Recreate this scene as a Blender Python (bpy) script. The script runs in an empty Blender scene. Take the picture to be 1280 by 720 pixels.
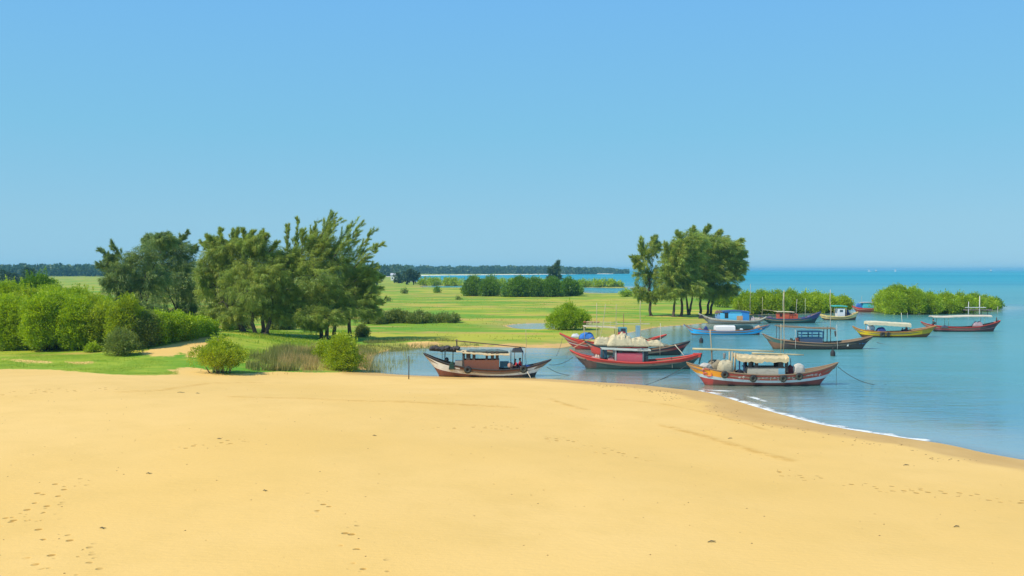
import bpy, math, random
import numpy as np
from mathutils import Vector, Matrix

random.seed(7); RNG = np.random.default_rng(7)
SC = bpy.context.scene; COL = SC.collection
CAMH = 9.5; F = 1200.0; CX = 640.0; CY = 360.0; PITCH = math.atan(23 / F)
SUN_AZ = math.radians(238)      # compass-like: direction the light comes from, measured from +Y clockwise
SUN_EL = math.radians(50)

# ------------------------------------------------------------------ camera
cam_d = bpy.data.cameras.new('camera'); cam = bpy.data.objects.new('camera', cam_d); COL.objects.link(cam)
cam.location = (0, 0, CAMH); cam.rotation_euler = (math.pi / 2 - PITCH, 0, 0)
cam_d.lens = F / 1280 * 36; cam_d.sensor_width = 36; cam_d.clip_start = 0.5; cam_d.clip_end = 60000
SC.camera = cam

def ray(px, py):
    a = (px - CX) / F; b = (CY - py) / F
    c, s = math.cos(PITCH), math.sin(PITCH)
    return np.array([a, c + b * s, -s + b * c])

def atz(px, py, z=0.0):
    d = ray(px, py); t = (z - CAMH) / d[2]
    return np.array([d[0] * t, d[1] * t, z])

# ------------------------------------------------------------------ noise and polygons
def vnoise(x, y, seed=0):
    xi = np.floor(x).astype(np.int64); yi = np.floor(y).astype(np.int64)
    fx = x - xi; fy = y - yi; fx = fx * fx * (3 - 2 * fx); fy = fy * fy * (3 - 2 * fy)
    def h(a, b):
        n = (a * 374761393 + b * 668265263 + seed * 974634777) & 0xffffffff
        n = ((n ^ (n >> 13)) * 1274126177) & 0xffffffff
        return ((n ^ (n >> 16)) & 0xffff) / 65535.0
    return (h(xi, yi) * (1 - fx) + h(xi + 1, yi) * fx) * (1 - fy) + (h(xi, yi + 1) * (1 - fx) + h(xi + 1, yi + 1) * fx) * fy

def fbm(x, y, o=4, seed=0):
    s = 0; a = .5
    for i in range(o):
        s = s + a * vnoise(x * 2 ** i, y * 2 ** i, seed + i); a *= .5
    return s

def sdist(x, y, poly):
    """signed distance to a closed polygon, positive inside"""
    x = np.asarray(x, float); y = np.asarray(y, float)
    P = np.array([tuple(p)[:2] for p in poly], float); n = len(P)
    if x.size < 4000:
        A = P; B = np.roll(P, -1, 0); D = B - A; L = np.maximum((D ** 2).sum(1), 1e-12)
        xs = x.reshape(-1, 1); ys = y.reshape(-1, 1)
        t = np.clip(((xs - A[:, 0]) * D[:, 0] + (ys - A[:, 1]) * D[:, 1]) / L, 0, 1)
        d = np.sqrt(((xs - A[:, 0] - t * D[:, 0]) ** 2 + (ys - A[:, 1] - t * D[:, 1]) ** 2).min(1))
        dy = np.where(D[:, 1] == 0, 1e-12, D[:, 1])
        c = ((A[:, 1] > ys) != (B[:, 1] > ys)) & (xs < A[:, 0] + (ys - A[:, 1]) / dy * D[:, 0])
        return np.where(c.sum(1) % 2 == 1, d, -d).reshape(x.shape)
    d = np.full(x.shape, 1e18); ins = np.zeros(x.shape, bool)
    for i in range(n):
        x0, y0 = P[i][:2]; x1, y1 = P[(i + 1) % n][:2]
        dx, dy = x1 - x0, y1 - y0; L = dx * dx + dy * dy
        if L == 0: continue
        t = np.clip(((x - x0) * dx + (y - y0) * dy) / L, 0, 1)
        d = np.minimum(d, (x - x0 - t * dx) ** 2 + (y - y0 - t * dy) ** 2)
        if dy != 0:
            c = ((y0 > y) != (y1 > y)) & (x < x0 + (y - y0) / dy * dx)
            ins ^= c
    d = np.sqrt(d)
    return np.where(ins, d, -d)

def sm(x, a, b):
    t = np.clip((x - a) / (b - a), 0, 1); return t * t * (3 - 2 * t)

def smooth_line(pts, n=6):
    out = []
    for i in range(len(pts) - 1):
        p0 = np.array(pts[max(i - 1, 0)], float); p1 = np.array(pts[i], float); p2 = np.array(pts[i + 1], float); p3 = np.array(pts[min(i + 2, len(pts) - 1)], float)
        for k in range(n):
            t = k / n
            out.append(.5 * (2 * p1 + (p2 - p0) * t + (2 * p0 - 5 * p1 + 4 * p2 - p3) * t * t + (3 * p1 - p0 - 3 * p2 + p3) * t ** 3))
    out.append(np.array(pts[-1], float))
    return out

SHORE_PX = [(1280, 575), (1230, 566), (1180, 555), (1100, 543), (1020, 529), (960, 513), (915, 499), (880, 490), (840, 485.5), (800, 481), (760, 478.5),
            (690, 474), (640, 472.6), (600, 472), (560, 471), (520, 469.5), (480, 467), (462, 464)]
SHORE = [atz(*p)[:2] for p in smooth_line(SHORE_PX, 4)]
UP_PX = [(450, 456), (458, 446), (485, 438), (520, 435), (560, 433.5), (620, 434), (700, 435), (735, 429), (780, 417), (820, 409), (860, 406), (895, 402.5),
         (925, 396), (945, 392), (1000, 391), (1046, 389.5), (1049, 386), (1000, 381), (940, 377), (920, 372), (880, 368), (800, 366.5), (745, 367.5), (728, 365.5),
         (650, 361.5), (590, 360.3), (530, 359.8), (524, 358), (530, 357), (650, 358), (780, 359.8), (784, 358.6), (700, 356), (600, 355), (530, 353.5), (505, 351), (497, 348),
         (520, 345), (560, 344.2), (640, 343.6), (700, 343), (765, 342.4), (776, 341.6)]
UP = [atz(*p)[:2] for p in UP_PX]
LAND = [(90, -60), (62, 5), (45, 32)] + SHORE + UP + [(300, 4000), (-9000, 4200), (-9000, -400), (90, -400)]
POND = [atz(*p)[:2] for p in smooth_line([(632, 407), (650, 404.6), (680, 404), (702, 406), (702, 410.5), (672, 412), (645, 410.5), (632, 407)], 4)]
ISLE = [atz(*p)[:2] for p in [(1100, 391), (1130, 392), (1180, 391), (1215, 389), (1235, 386.5), (1250, 385.5), (1240, 383), (1200, 383.5), (1140, 384), (1105, 386)]]

def shore_sd(x, y):
    s = sdist(x, y, LAND)
    s = np.minimum(s, -sdist(x, y, POND))
    s = np.maximum(s, sdist(x, y, ISLE) - 2.5)
    return s

def height(x, y, s=None):
    x = np.asarray(x, float); y = np.asarray(y, float)
    if s is None: s = shore_sd(x, y)
    sp = np.maximum(s, 0)
    near = sm(-y, -84, -60) * 1.0
    z = 0.045 * np.minimum(sp, 4) + 0.35 * (1 - np.exp(-sp / 7))
    z = z + near * 1.15 * sm(sp, 2, 38)
    leftb = sm(-x, 10, 34) * sm(-y, -150, -118) * sm(y, 50, 85)
    z = z + leftb * 0.55 * sm(sp, 2, 20)
    z = z + 1.1 * np.exp(-(((x + 37) / 9) ** 2 + ((y - 110) / 14) ** 2)) * sm(sp, 2, 10)
    amp = sm(sp, 1.5, 12)
    z = z + amp * ((fbm(x / 17, y / 17, 3, 3) - .45) * 0.35 + (fbm(x / 3.1, y / 3.1, 3, 9) - .45) * 0.05)
    z = z + amp * sm(y, 150, 600) * (fbm(x / 90, y / 90, 3, 5) - .4) * 0.9
    zw = -0.07 * np.minimum(-np.minimum(s, 0), 6) - 2.2 * (1 - np.exp(np.minimum(s + 3, 0) / 25))
    return np.where(s > 0, z, zw)

def hit(px, py):
    z = 0.3
    for i in range(14):
        p = atz(px, py, z); z = .5 * z + .5 * max(float(height(p[0], p[1])), 0)
    return atz(px, py, z)

# ------------------------------------------------------------------ tagging
def tag(o, label=None, cat=None, group=None, kind=None):
    if label: o['label'] = label
    if cat: o['category'] = cat
    if group: o['group'] = group
    if kind: o['kind'] = kind
    return o

def empty(name, loc, label, cat, group=None, rz=0):
    o = bpy.data.objects.new(name, None); COL.objects.link(o); o.location = loc; o.rotation_euler = (0, 0, rz); o.empty_display_size = .3
    return tag(o, label, cat, group)

def npmesh(name, V, Fc, mats, parent=None, loc=None, attrs=None, smooth=False, midx=None):
    """V (n,3); Fc (m,k) constant arity"""
    me = bpy.data.meshes.new(name)
    V = np.ascontiguousarray(V, np.float32); Fc = np.ascontiguousarray(Fc, np.int32); k = Fc.shape[1]
    me.vertices.add(len(V)); me.vertices.foreach_set('co', V.ravel())
    me.loops.add(Fc.size); me.loops.foreach_set('vertex_index', Fc.ravel())
    me.polygons.add(len(Fc)); me.polygons.foreach_set('loop_start', np.arange(0, Fc.size, k, dtype=np.int32))
    if smooth: me.polygons.foreach_set('use_smooth', np.ones(len(Fc), bool))
    for m in (mats if isinstance(mats, (list, tuple)) else [mats]): me.materials.append(m)
    if midx is not None: me.polygons.foreach_set('material_index', np.ascontiguousarray(midx, np.int32))
    for an, av in (attrs or {}).items():
        a = me.attributes.new(an, 'FLOAT', 'POINT'); a.data.foreach_set('value', np.ascontiguousarray(av, np.float32))
    me.update(calc_edges=True)
    o = bpy.data.objects.new(name, me); COL.objects.link(o)
    if parent: o.parent = parent
    if loc is not None: o.location = loc
    return o

class MB:
    def __init__(s): s.v = []; s.f = []; s.m = []; s.sm = []
    def add(s, vs, fs, m=0, smooth=False):
        b = len(s.v); s.v += [tuple(map(float, p)) for p in vs]
        for f in fs: s.f.append([b + i for i in f]); s.m.append(m); s.sm.append(smooth)
    def box(s, a, b, m=0, tw=None):
        (x0, y0, z0), (x1, y1, z1) = a, b
        vs = [(x0, y0, z0), (x1, y0, z0), (x1, y1, z0), (x0, y1, z0), (x0, y0, z1), (x1, y0, z1), (x1, y1, z1), (x0, y1, z1)]
        if tw: vs = [tw(p) for p in vs]
        s.add(vs, [(0, 3, 2, 1), (4, 5, 6, 7), (0, 1, 5, 4), (1, 2, 6, 5), (2, 3, 7, 6), (3, 0, 4, 7)], m)
    def tube(s, pts, rad, n=7, m=0, cap=True):
        pts = [np.array(p, float) for p in pts]; k = len(pts)
        if not hasattr(rad, '__len__'): rad = [rad] * k
        vs = []; ref = None
        for i, p in enumerate(pts):
            d = pts[min(i + 1, k - 1)] - pts[max(i - 1, 0)]; d = d / (np.linalg.norm(d) + 1e-9)
            if ref is None: ref = np.array([0, 0, 1.]) if abs(d[2]) < .9 else np.array([1., 0, 0])
            u = np.cross(d, ref); u /= np.linalg.norm(u) + 1e-9; w = np.cross(u, d); ref = w
            for j in range(n):
                a = 2 * math.pi * j / n; vs.append(p + rad[i] * (math.cos(a) * u + math.sin(a) * w))
        fs = [(i * n + j, i * n + (j + 1) % n, (i + 1) * n + (j + 1) % n, (i + 1) * n + j) for i in range(k - 1) for j in range(n)]
        if cap: fs += [tuple(range(n))[::-1], tuple((k - 1) * n + j for j in range(n))]
        s.add(vs, fs, m, True)
    def torus(s, c, R, r, axis='y', n=16, k=8, m=0):
        vs = []
        for i in range(n):
            a = 2 * math.pi * i / n
            for j in range(k):
                b = 2 * math.pi * j / k; q = R + r * math.cos(b); h = r * 1.15 * math.sin(b)
                p = (q * math.cos(a), h, q * math.sin(a)) if axis == 'y' else (q * math.cos(a), q * math.sin(a), h)
                vs.append((c[0] + p[0], c[1] + p[1], c[2] + p[2]))
        s.add(vs, [(i * k + j, i * k + (j + 1) % k, ((i + 1) % n) * k + (j + 1) % k, ((i + 1) % n) * k + j) for i in range(n) for j in range(k)], m, True)
    def lathe(s, prof, c=(0, 0, 0), n=14, m=0):
        vs = [(c[0] + r * math.cos(2 * math.pi * j / n), c[1] + r * math.sin(2 * math.pi * j / n), c[2] + z) for r, z in prof for j in range(n)]
        k = len(prof)
        fs = [(i * n + j, i * n + (j + 1) % n, (i + 1) * n + (j + 1) % n, (i + 1) * n + j) for i in range(k - 1) for j in range(n)] + [tuple(range(n))[::-1], tuple((k - 1) * n + j for j in range(n))]
        s.add(vs, fs, m, True)
    def blob(s, c, r, rough=.18, m=0, nu=14, nv=10, seed=0, flat=None):
        vs = []; rr = random.Random(seed); ph = [rr.uniform(0, 6) for _ in range(6)]
        for i in range(nv + 1):
            t = math.pi * i / nv
            for j in range(nu):
                a = 2 * math.pi * j / nu
                d = 1 + rough * (math.sin(3 * a + ph[0] + 2 * t) * .5 + math.sin(5 * a + ph[1] - 3 * t) * .35 + math.sin(7 * t + ph[2] + 4 * a) * .4)
                x, y, z = math.sin(t) * math.cos(a) * d, math.sin(t) * math.sin(a) * d, math.cos(t) * d
                z = c[2] + z * r[2]
                if flat is not None: z = max(z, flat)
                vs.append((c[0] + x * r[0], c[1] + y * r[1], z))
        s.add(vs, [(i * nu + j, (i + 1) * nu + j, (i + 1) * nu + (j + 1) % nu, i * nu + (j + 1) % nu) for i in range(nv) for j in range(nu)], m, True)
    def build(s, name, mats, parent=None, loc=None, merge=False):
        me = bpy.data.meshes.new(name); me.from_pydata(s.v, [], s.f)
        for q in (mats if isinstance(mats, (list, tuple)) else [mats]): me.materials.append(q)
        for p, a, b in zip(me.polygons, s.m, s.sm): p.material_index = a; p.use_smooth = b
        if merge:
            import bmesh
            bm = bmesh.new(); bm.from_mesh(me); bmesh.ops.remove_doubles(bm, verts=bm.verts, dist=.002)
            bmesh.ops.dissolve_degenerate(bm, edges=bm.edges, dist=.0005); bmesh.ops.recalc_face_normals(bm, faces=bm.faces)
            bm.to_mesh(me); bm.free()
        me.update()
        o = bpy.data.objects.new(name, me); COL.objects.link(o)
        if parent: o.parent = parent
        if loc is not None: o.location = loc
        return o

# ------------------------------------------------------------------ materials
class NT:
    def __init__(s, name):
        s.mat = bpy.data.materials.new(name); s.mat.use_nodes = True; s.t = s.mat.node_tree; s.t.nodes.clear()
        s.out = s.n('ShaderNodeOutputMaterial')
    def n(s, kind, **kw):
        q = s.t.nodes.new(kind)
        for k, v in kw.items(): setattr(q, k, v)
        return q
    def l(s, a, b): s.t.links.new(a, b)
    def set(s, sock, v):
        if isinstance(v, bpy.types.NodeSocket): s.l(v, sock)
        else: sock.default_value = v
    def coord(s, kind='Object'):
        return s.n('ShaderNodeTexCoord').outputs[kind]
    def mapping(s, v, scale=(1, 1, 1)):
        q = s.n('ShaderNodeMapping'); s.l(v, q.inputs['Vector']); q.inputs['Scale'].default_value = scale; return q.outputs[0]
    def noise(s, v, scale, detail=4, rough=.55, dist=0):
        q = s.n('ShaderNodeTexNoise'); s.l(v, q.inputs['Vector']); q.inputs['Scale'].default_value = scale; q.inputs['Detail'].default_value = detail
        q.inputs['Roughness'].default_value = rough; q.inputs['Distortion'].default_value = dist; return q.outputs[0]
    def attr(s, name):
        q = s.n('ShaderNodeAttribute'); q.attribute_name = name; return q.outputs['Fac']
    def math(s, op, a, b=0.0, clamp=False):
        q = s.n('ShaderNodeMath', operation=op, use_clamp=clamp); s.set(q.inputs[0], a); s.set(q.inputs[1], b); return q.outputs[0]
    def rng(s, v, a, b, c=0.0, d=1.0, smooth=True):
        q = s.n('ShaderNodeMapRange'); q.interpolation_type = 'SMOOTHSTEP' if smooth else 'LINEAR'
        s.set(q.inputs[0], v); q.inputs[1].default_value = a; q.inputs[2].default_value = b; q.inputs[3].default_value = c; q.inputs[4].default_value = d; return q.outputs[0]
    def mix(s, f, a, b):
        q = s.n('ShaderNodeMix', data_type='RGBA'); s.set(q.inputs[0], f)
        for sk, v in ((q.inputs[6], a), (q.inputs[7], b)):
            if isinstance(v, bpy.types.NodeSocket): s.l(v, sk)
            else: sk.default_value = (*v, 1)
        return q.outputs[2]
    def bump(s, h, st, dist=.05, normal=None):
        q = s.n('ShaderNodeBump'); s.l(h, q.inputs['Height']); s.set(q.inputs['Strength'], st); q.inputs['Distance'].default_value = dist
        if normal: s.l(normal, q.inputs['Normal'])
        return q.outputs[0]
    def bsdf(s, col, rough=.7, normal=None, spec=.5, metal=0):
        q = s.n('ShaderNodeBsdfPrincipled')
        if isinstance(col, bpy.types.NodeSocket): s.l(col, q.inputs['Base Color'])
        else: q.inputs['Base Color'].default_value = (*col, 1)
        s.set(q.inputs['Roughness'], rough); q.inputs['Specular IOR Level'].default_value = spec; q.inputs['Metallic'].default_value = metal
        if normal: s.l(normal, q.inputs['Normal'])
        return q.outputs[0]
    def done(s, sh): s.l(sh, s.out.inputs[0]); return s.mat

_pc = {}
def paint(col, wear=.5, rough=.6, dirt=(.09, .075, .06), name='paint'):
    key = (tuple(col), wear, rough, tuple(dirt))
    if key in _pc: return _pc[key]
    t = NT(name); c = t.coord()
    n1 = t.noise(t.mapping(c, (1, 1, 2.5)), 2.2, 6, .65); n2 = t.noise(t.mapping(c, (.6, .6, 6)), 9, 5, .7)
    f = t.rng(n1, .50, .72, 0, wear); f2 = t.rng(n2, .55, .78, 0, wear * .7)
    a = t.mix(f, col, tuple(.45 * q + .55 * d for q, d in zip(col, dirt))); a = t.mix(f2, a, dirt)
    sz = t.n('ShaderNodeSeparateXYZ'); t.l(c, sz.inputs[0])
    a = t.mix(t.rng(t.math('ADD', sz.outputs[2], t.math('MULTIPLY', n2, -.25)), -.12, .10, min(.85, wear * 1.5), 0), a, (.05, .055, .035))
    pale = t.noise(c, 1.1, 3); a = t.mix(t.rng(pale, .45, .75, 0, .12), a, tuple(min(.75, q * 1.25 + .05) for q in col))
    _pc[key] = t.done(t.bsdf(a, rough, t.bump(n2, .25, .02), .4)); return _pc[key]

def wood(col=(.30, .2, .12), name='wood'): return paint(col, .7, .8, (.07, .05, .035), name)

def leafmat(name, dark, light, tr=.35, warm=None):
    t = NT(name); v = t.attr('var'); cl = t.attr('clump')
    col = t.mix(v, dark, light)
    if warm: col = t.mix(t.rng(cl, .55, 1, 0, .75), col, warm)
    d = t.n('ShaderNodeBsdfDiffuse'); t.l(col, d.inputs[0])
    tl = t.n('ShaderNodeBsdfTranslucent'); t.l(t.mix(.5, col, tuple(min(1, q * 1.5) for q in light)), tl.inputs[0])
    g = t.n('ShaderNodeBsdfGlossy'); g.inputs['Roughness'].default_value = .5; g.inputs[0].default_value = (.9, 1, .8, 1)
    m1 = t.n('ShaderNodeMixShader'); m1.inputs[0].default_value = tr; t.l(d.outputs[0], m1.inputs[1]); t.l(tl.outputs[0], m1.inputs[2])
    m2 = t.n('ShaderNodeMixShader'); m2.inputs[0].default_value = .03; t.l(m1.outputs[0], m2.inputs[1]); t.l(g.outputs[0], m2.inputs[2])
    return t.done(m2.outputs[0])

# ------------------------------------------------------------------ world, sun, haze
w = bpy.data.worlds.new('World'); SC.world = w; w.use_nodes = True; nt = w.node_tree; nt.nodes.clear()
sky = nt.nodes.new('ShaderNodeTexSky'); sky.sky_type = 'NISHITA'; sky.sun_disc = False; sky.sun_elevation = SUN_EL; sky.sun_rotation = SUN_AZ
sky.altitude = 0; sky.air_density = 1.0; sky.dust_density = 0.0; sky.ozone_density = 4.0
bg = nt.nodes.new('ShaderNodeBackground'); bg.inputs[1].default_value = .10; wo = nt.nodes.new('ShaderNodeOutputWorld')
# clear tropical air: an even blue that pales towards the horizon, mixed with the physical sky
tc = nt.nodes.new('ShaderNodeTexCoord'); sx = nt.nodes.new('ShaderNodeSeparateXYZ'); nt.links.new(tc.outputs['Generated'], sx.inputs[0])
rp = nt.nodes.new('ShaderNodeValToRGB'); nt.links.new(sx.outputs[2], rp.inputs[0])
E = rp.color_ramp.elements; E[0].position = 0; E[0].color = (.265, .575, .80, 1); E[1].position = 1; E[1].color = (.10, .33, .74, 1)
for ps, c_ in ((.05, (.275, .58, .79)), (.14, (.215, .565, .82)), (.28, (.182, .51, .91)), (.5, (.13, .41, .86))):
    e = E.new(ps); e.color = (*c_, 1)
bg2 = nt.nodes.new('ShaderNodeBackground'); bg2.inputs[1].default_value = 1.0; nt.links.new(rp.outputs[0], bg2.inputs[0])
mxs = nt.nodes.new('ShaderNodeMixShader'); mxs.inputs[0].default_value = .88
nt.links.new(sky.outputs[0], bg.inputs[0]); nt.links.new(bg.outputs[0], mxs.inputs[1]); nt.links.new(bg2.outputs[0], mxs.inputs[2]); nt.links.new(mxs.outputs[0], wo.inputs[0])
sl = bpy.data.lights.new('sun', 'SUN'); sl.energy = 5.0; sl.angle = math.radians(.5); sl.color = (1, .93, .78)
so = bpy.data.objects.new('sun', sl); COL.objects.link(so)
sd_ = Vector((math.sin(SUN_AZ) * math.cos(SUN_EL), math.cos(SUN_AZ) * math.cos(SUN_EL), math.sin(SUN_EL)))
so.rotation_euler = sd_.to_track_quat('Z', 'Y').to_euler(); so.location = (0, 0, 60)
SC.view_settings.view_transform = 'Standard'; SC.view_settings.look = 'None'; SC.view_settings.gamma = 1; SC.view_settings.exposure = 0.0
SC.cycles.max_bounces = 6; SC.cycles.diffuse_bounces = 3; SC.cycles.transparent_max_bounces = 8; SC.cycles.volume_bounces = 0
SC.cycles.use_denoising = True

# thin sea air: one closed box of even density round everything
_b = MB(); _b.box((-17500, -3000, -4.0), (17500, 17500, 26.0)); _t = NT('haze_air'); _v = _t.n('ShaderNodeVolumePrincipled')
_v.inputs['Color'].default_value = (.29, .75, 1.0, 1); _v.inputs['Density'].default_value = .00014; _v.inputs['Anisotropy'].default_value = 0
_t.l(_v.outputs[0], _t.out.inputs['Volume'])
tag(_b.build('haze', _t.mat), 'thin bluish sea haze filling the air over land and bay', 'haze', None, 'stuff')
# ------------------------------------------------------------------ ground and water sheets
def polar(angs, rads):
    A, R = np.meshgrid(angs, rads, indexing='xy')
    return R * np.sin(A), R * np.cos(A)

inner = np.radians(np.arange(-42, 42.001, .17)); outer = np.radians(np.arange(46, 314.1, 4))
ANG = np.concatenate([inner, outer]); NA = len(ANG)
RAD = [3.0]
while RAD[-1] < 16000: RAD.append(RAD[-1] * (1.0085 if 12 < RAD[-1] < 900 else (1.03 if RAD[-1] > 900 else 1.05)))
RAD = np.array(RAD); NR = len(RAD)
X, Y = polar(ANG, RAD)
SD = shore_sd(X, Y)
Z = height(X, Y, SD)
idx = np.arange(NR * NA).reshape(NR, NA)
nxt = np.roll(idx, -1, axis=1)
Q = np.stack([idx[:-1], nxt[:-1], nxt[1:], idx[1:]], -1).reshape(-1, 4)[:, ::-1]
x0 = X.ravel(); y0 = Y.ravel(); s0 = SD.ravel()
# sand masks
SB = [hit(*p)[:2] for p in smooth_line([(-60, 461), (0, 461.5), (60, 462), (100, 465), (150, 468.5), (195, 469), (222, 467.5), (214, 464), (222, 460.5), (245, 459.5), (262, 464), (285, 467.5), (350, 464.5), (400, 465.5), (440, 465), (462, 464)], 4)]
SANDM = [(-400, SB[0][1])] + SB + [(SHORE[-1][0] + 4, SHORE[-1][1] + 1), (120, 90), (200, -60), (-400, -60)]
sandv = sdist(x0, y0, SANDM)
NEARI = np.nonzero((np.abs(x0) < 90) & (y0 > 15) & (y0 < 190))[0]; xn = x0[NEARI]; yn = y0[NEARI]
def spread(v, fill):
    r = np.full(x0.shape, fill); r[NEARI] = v; return r
def patch(pts): return spread(sdist(xn, yn, [hit(*p)[:2] for p in smooth_line(pts + [pts[0]], 3)]), -50.)
for pts in ([(172, 443), (188, 437), (200, 433), (232, 427), (248, 424), (262, 430), (255, 437), (246, 446), (234, 448), (228, 440), (210, 446)], [(228, 424), (262, 420.5), (276, 421), (250, 428)],
            [(4, 449), (30, 449.5), (70, 453), (40, 454)], [(80, 452.5), (112, 452), (112, 455), (90, 455)],
            [(506, 431), (512, 428), (530, 426.5), (548, 428), (548, 434), (530, 436)],
            [(640, 432), (700, 429.5), (735, 428), (740, 431), (690, 433.5), (645, 434.5)],
            [(600, 431), (640, 429.5), (660, 431), (640, 433)]):
    sandv = np.maximum(sandv, patch(pts))
far = np.hypot(x0, y0) > 1200
sandv = np.where(far, np.where(s0 > 0, 45 - s0, -50), sandv)
sandv = np.where((np.hypot(x0, y0) < 300) & (s0 < .8) & (y0 > 60), np.maximum(sandv, .8 - s0), sandv)
wetv = s0
# trails of footprints on the beach and vehicle-like drag lines
def line_sd(pts, hitz=True):
    P = [hit(*p)[:2] for p in pts]; d = np.full(xn.shape, 1e9)
    for a, b in zip(P[:-1], P[1:]):
        dx, dy = b - a; L = dx * dx + dy * dy; t = np.clip(((xn - a[0]) * dx + (yn - a[1]) * dy) / L, 0, 1)
        d = np.minimum(d, np.hypot(xn - a[0] - t * dx, yn - a[1] - t * dy))
    return spread(d, 1e9)
tr = np.zeros(x0.shape)
for pts, wd in (([(90, 722), (70, 690), (48, 665), (30, 645), (60, 615), (85, 604)], .75), ([(475, 722), (455, 695), (430, 660), (405, 635), (385, 620)], .45), ([(55, 672), (85, 685), (75, 705)], .6),
                ([(230, 560), (280, 553), (320, 548)], .5), ([(20, 492), (60, 488), (130, 486)], 1.2), ([(985, 592), (1040, 604), (1120, 612), (1180, 617), (1280, 627)], .8),
                ([(560, 536), (600, 533), (640, 536)], .8), ([(690, 548), (740, 560), (790, 572)], .8), ([(1080, 545), (1120, 552), (1200, 560)], .6)):
    tr = np.maximum(tr, 1 - sm(line_sd(pts), wd * .6, wd * 1.3))
dl = np.zeros(x0.shape)
for pts, wd in (([(150, 490), (200, 488), (260, 479), (325, 478)], .22), ([(290, 496), (380, 498), (440, 501), (540, 504), (640, 509)], .28), ([(830, 532), (860, 540), (900, 551), (950, 566), (985, 575)], .30),
                ([(688, 499), (705, 505), (730, 512)], .22), ([(760, 498), (830, 505), (900, 520), (960, 538)], .15)):
    dl = np.maximum(dl, 1 - sm(line_sd(pts), wd * .2, wd * 1.9))

# ---- ground material
t = NT('ground'); P_ = t.coord('Object')
big = t.noise(P_, .05, 3); mid = t.noise(P_, .35, 5, .6); fine = t.noise(P_, 4.5, 6, .7); grain = t.noise(P_, 40, 3, .8)
sand = t.mix(t.rng(big, .3, .7), (.72, .45, .128), (.77, .495, .165))
sand = t.mix(t.rng(mid, .4, .75, 0, .45), sand, (.66, .42, .12))
sand = t.mix(t.rng(fine, .55, .8, 0, .3), sand, (.57, .35, .10))
sand = t.mix(t.rng(grain, .55, .8, 0, .12), sand, (.35, .25, .14))
vor = t.n('ShaderNodeTexVoronoi'); t.l(P_, vor.inputs['Vector']); vor.inputs['Scale'].default_value = 2.2
vor2 = t.n('ShaderNodeTexVoronoi'); t.l(P_, vor2.inputs['Vector']); vor2.inputs['Scale'].default_value = 1.1
dot = t.rng(vor.outputs['Distance'], .16, .30, 1, 0)
sel = t.rng(t.noise(P_, 1.3, 2), .40, .46)
foot = t.math('MULTIPLY', t.math('MULTIPLY', dot, sel), t.attr('trail'))
stray = t.math('MULTIPLY', t.rng(vor2.outputs['Distance'], .03, .07, 1, 0), t.rng(t.noise(P_, .33, 3), .52, .6))
foot = t.math('MAXIMUM', foot, t.math('MULTIPLY', stray, .7))
sand = t.mix(t.math('MULTIPLY', foot, .85), sand, (.40, .20, .03))
sand = t.mix(t.math('MULTIPLY', t.attr('drag'), t.rng(t.noise(P_, 1.4, 4, .7), .36, .60, .1, .75)), sand, (.55, .30, .06))
wn = t.math('ADD', t.attr('shore'), t.math('MULTIPLY', t.math('SUBTRACT', t.noise(P_, .13, 3), .5), 6.5))
wet = t.rng(wn, 3.4, 4.8, 1, 0)
wetcol = t.mix(t.rng(mid, .3, .7), (.56, .33, .095), (.62, .38, .12))
sand = t.mix(wet, sand, wetcol)
# grass
gs = t.mapping(P_, (.5, 1, 1)); g1 = t.noise(gs, .055, 5, .6, .4); g2 = t.noise(gs, .6, 5, .65); g3 = t.noise(P_, 6, 5, .75); g4 = t.noise(t.mapping(P_, (.35, 1, 1)), .11, 4, .6, .3)
gr = t.mix(t.rng(g1, .45, .54), (.17, .29, .010), (.40, .39, .030))
gr = t.mix(t.rng(g4, .50, .58, 0, .9), gr, (.11, .28, .010))
gr = t.mix(t.rng(g2, .5, .75, 0, .6), gr, (.42, .38, .04))
gr = t.mix(t.rng(g3, .5, .8, 0, .35), gr, (.11, .17, .015))
bare = t.noise(t.mapping(P_, (.3, 1, 1)), .09, 4, .65)
gr = t.mix(t.math('MULTIPLY', t.rng(bare, .51, .58, 0, .9), t.rng(g2, .35, .6)), gr, (.46, .31, .07))
gr = t.mix(t.attr('lawn'), gr, t.mix(t.rng(g2, .35, .65), (.20, .31, .014), (.31, .38, .025)))
margin = t.math('MULTIPLY', t.rng(t.math('ADD', t.attr('shore'), t.math('MULTIPLY', g2, 6)), 3, 11, 1, 0), .75)
gr = t.mix(margin, gr, t.mix(g2, (.42, .31, .09), (.32, .33, .05)))
edge = t.math('ADD', t.attr('sandy'), t.math('MULTIPLY', t.math('SUBTRACT', t.noise(P_, .9, 5, .65), .5), 3.0))
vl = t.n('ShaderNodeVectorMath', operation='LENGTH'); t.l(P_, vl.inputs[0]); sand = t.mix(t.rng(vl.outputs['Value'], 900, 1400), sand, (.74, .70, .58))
isS = t.rng(edge, -.25, .25)
isS = t.math('MAXIMUM', isS, t.attr('forcesand'))
col = t.mix(isS, gr, sand)
hgt = t.math('ADD', t.math('MULTIPLY', fine, .5), t.math('ADD', t.math('MULTIPLY', foot, -1.2), t.math('MULTIPLY', t.attr('drag'), -.5)))
bmp = t.bump(hgt, .6, .05); ripple = t.noise(t.mapping(P_, (1.0, 3.5, 1)), 2.2, 4, .6); bmp = t.bump(ripple, .35, .05, bmp)
rg = t.math('SUBTRACT', .92, t.math('MULTIPLY', t.math('MULTIPLY', wet, isS), .22))
GROUND = t.done(t.bsdf(col, rg, bmp, .25))

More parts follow.
